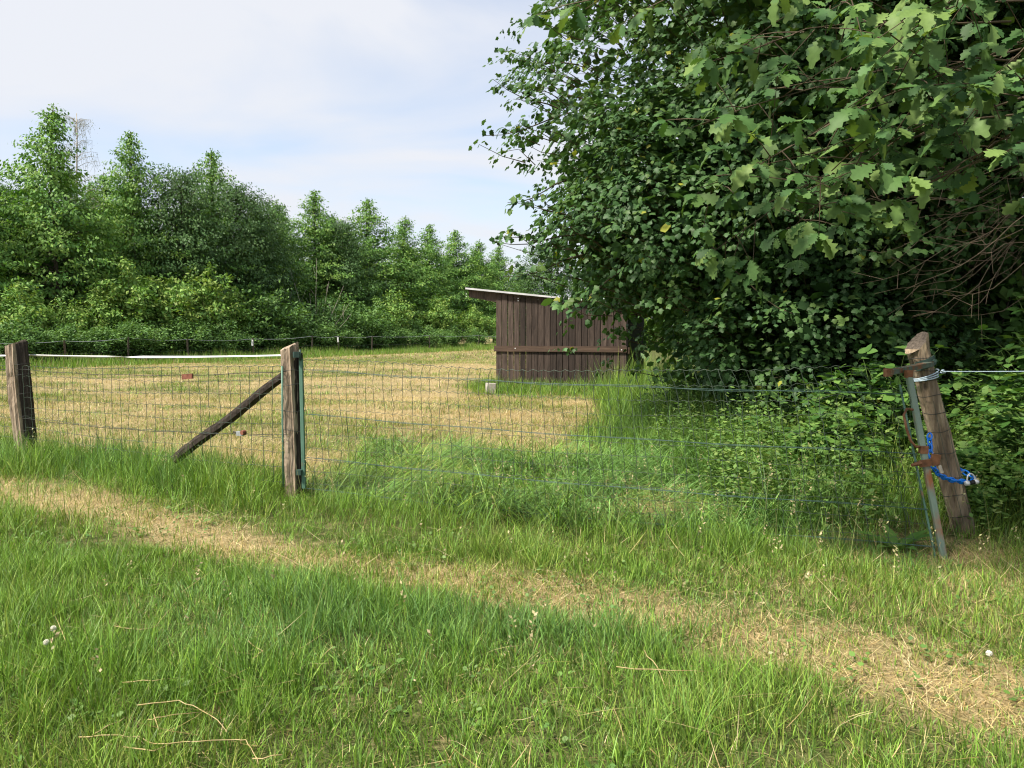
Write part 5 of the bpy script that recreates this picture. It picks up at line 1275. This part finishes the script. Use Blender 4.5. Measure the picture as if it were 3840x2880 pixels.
def litter():
    n = 2600; y = np.sqrt(rng.uniform(1.8 ** 2, 8.5 ** 2, n)); x = rng.uniform(-1, 1, n) * (0.72 * y + 0.4)
    st, lu, fl, fi, lw = zones(x, y); ok = (vnoise(x * 1.5, y * 1.5, 230) > 0.42) | (st > 0.4); x, y = x[ok], y[ok]; n = len(x)
    L_ = rng.uniform(0.08, 0.34, n); col = GR_STRAW[rng.integers(0, 5, n)] * rng.uniform(0.6, 1.15, (n, 1))
    o = link('straw_litter', blade_mesh('straw_litter', x, y, L_, rng.uniform(0.002, 0.0045, n), rng.uniform(0, 6.28, n), rng.uniform(1.2, 1.62, n), rng.normal(0, 0.25, n), col, 3, rng.uniform(0.02, 0.11, n)), M_GRASS)
    tag(o, 'loose dry straw scattered through the foreground grass', 'straw', None, 'stuff')
litter()

# ------------------------------------------------------------------ small things in the foreground
def stalk(pxs, label, r=0.0024, z=0.085):
    pts = [G(a * 0.463, b * 0.463, z + 0.012 * math.sin(i * 2.0)) for i, (a, b) in enumerate(pxs)]
    o0 = pts[0].copy(); o0.z = 0; m = MB(); fine = []
    for a, b in zip(pts[:-1], pts[1:]):
        for s in (0, 0.33, 0.66): fine.append(a.lerp(b, s) + Vector((random.gauss(0, .002), random.gauss(0, .002), random.gauss(0, .002))))
    fine.append(pts[-1]); n = len(fine)
    m.tube([p - o0 for p in fine], [r * (1 - 0.45 * i / n) for i in range(n)], 5)
    o = m.build('dry_stalk', M_STRAW, None, True); o.location = o0
    tag(o, label, 'stalk', 'dry stalks lying on the grass')
stalk([(170, 1592), (240, 1588), (300, 1590), (330, 1608), (430, 1600), (505, 1596), (530, 1600), (548, 1622), (558, 1650)], 'longest dry stalk, sharply bent at its end, at the bottom left')
stalk([(300, 1522), (385, 1514), (430, 1530), (470, 1556), (490, 1580)], 'thick dry stalk bent in the middle above the longest one')
stalk([(320, 1556), (350, 1548), (432, 1538)], 'short dry stalk touching the thick bent one')
stalk([(265, 1474), (330, 1470), (400, 1460)], 'straight yellow dry stalk highest in the left clump')
stalk([(200, 1588), (250, 1560), (270, 1550)], 'dry stalk slanting up from the longest one')
stalk([(545, 1640), (610, 1630)], 'short dry stalk right of the bent end of the longest one')
stalk([(270, 1612), (330, 1622), (370, 1606)], 'pale curved stalk under the longest one')
stalk([(245, 1352), (305, 1360), (350, 1350)], 'thin dry stalk below the straw track at left')
stalk([(535, 1385), (568, 1408), (545, 1422)], 'small hooked dry stalk in the green grass')
stalk([(1330, 1440), (1450, 1448), (1530, 1452)], 'long thin dry stalk in the middle foreground')
stalk([(1390, 1404), (1420, 1440), (1435, 1480)], 'dry stalk crossing the long thin one in the middle')
stalk([(585, 1190), (640, 1215), (700, 1240)], 'dry stalk lying on the straw track')
def clover(px, py, label):
    g = G(px * 0.463, py * 0.463, 0.17); t = empty('clover_flower', (g.x, g.y, 0), label, 'flower', 'clover flowers in the grass')
    MB().tube([(0, 0, 0), (0.006, 0, 0.08), (0, 0, 0.165)], 0.0018, 4).build('stem', M_STEM, t)
    m = MB(); rs = random.Random(int(px))
    for i in range(40):
        a = i * 2.4; zc_ = 1 - 2 * (i + .5) / 40; rr = math.sqrt(1 - zc_ * zc_); d = Vector((rr * math.cos(a), rr * math.sin(a), zc_))
        m.tube([Vector((0, 0, 0.172)) + d * 0.004, Vector((0, 0, 0.172)) + d * 0.013], [0.0035, 0.0015], 4)
    m.build('head', M_FLOWER, t)
clover(115, 1358, 'upper of two white clover heads at the left edge')
clover(100, 1388, 'lower of two white clover heads at the left edge')
clover(2136, 1412, 'lone white flower head below the leaning gate post')
def dock():
    g = G(1935 * .463, 1195 * .463); t = empty('dock_plant', g, 'broad-leaved dock plant at the foot of the gate', 'plant')
    lm = tmpl_mesh('dock_leaf', ribbed([(0.01, 0), (0.13, 0.12), (0.17, 0.35), (0.15, 0.6), (0.09, 0.85), (0.005, 1)], 0.35, 0.35, 0.01)); lm.materials.append(M_BRAM1)
    rs = random.Random(6)
    for i in range(9):
        a = i * 0.75 + rs.uniform(-.2, .2); y_ = np.array([[math.cos(a), math.sin(a), rs.uniform(0.5, 1.4)]]); n_ = np.array([[-math.cos(a) * .6, -math.sin(a) * .6, 1.0]])
        o = link('leaf', lm, None, t); fr = frames(y_, n_)[0]; M4 = (Matrix(fr.T.tolist()) * rs.uniform(0.20, 0.30)).to_4x4(); M4.translation = Vector((0.02 * math.cos(a), 0.02 * math.sin(a), 0.02)); o.matrix_local = M4
    MB().tube([(0, 0, 0), (-0.06, 0, 0.12), (-0.10, -0.02, 0.2)], [0.006, 0.005, 0.003], 5).build('stem', M_STEM, t)
dock()
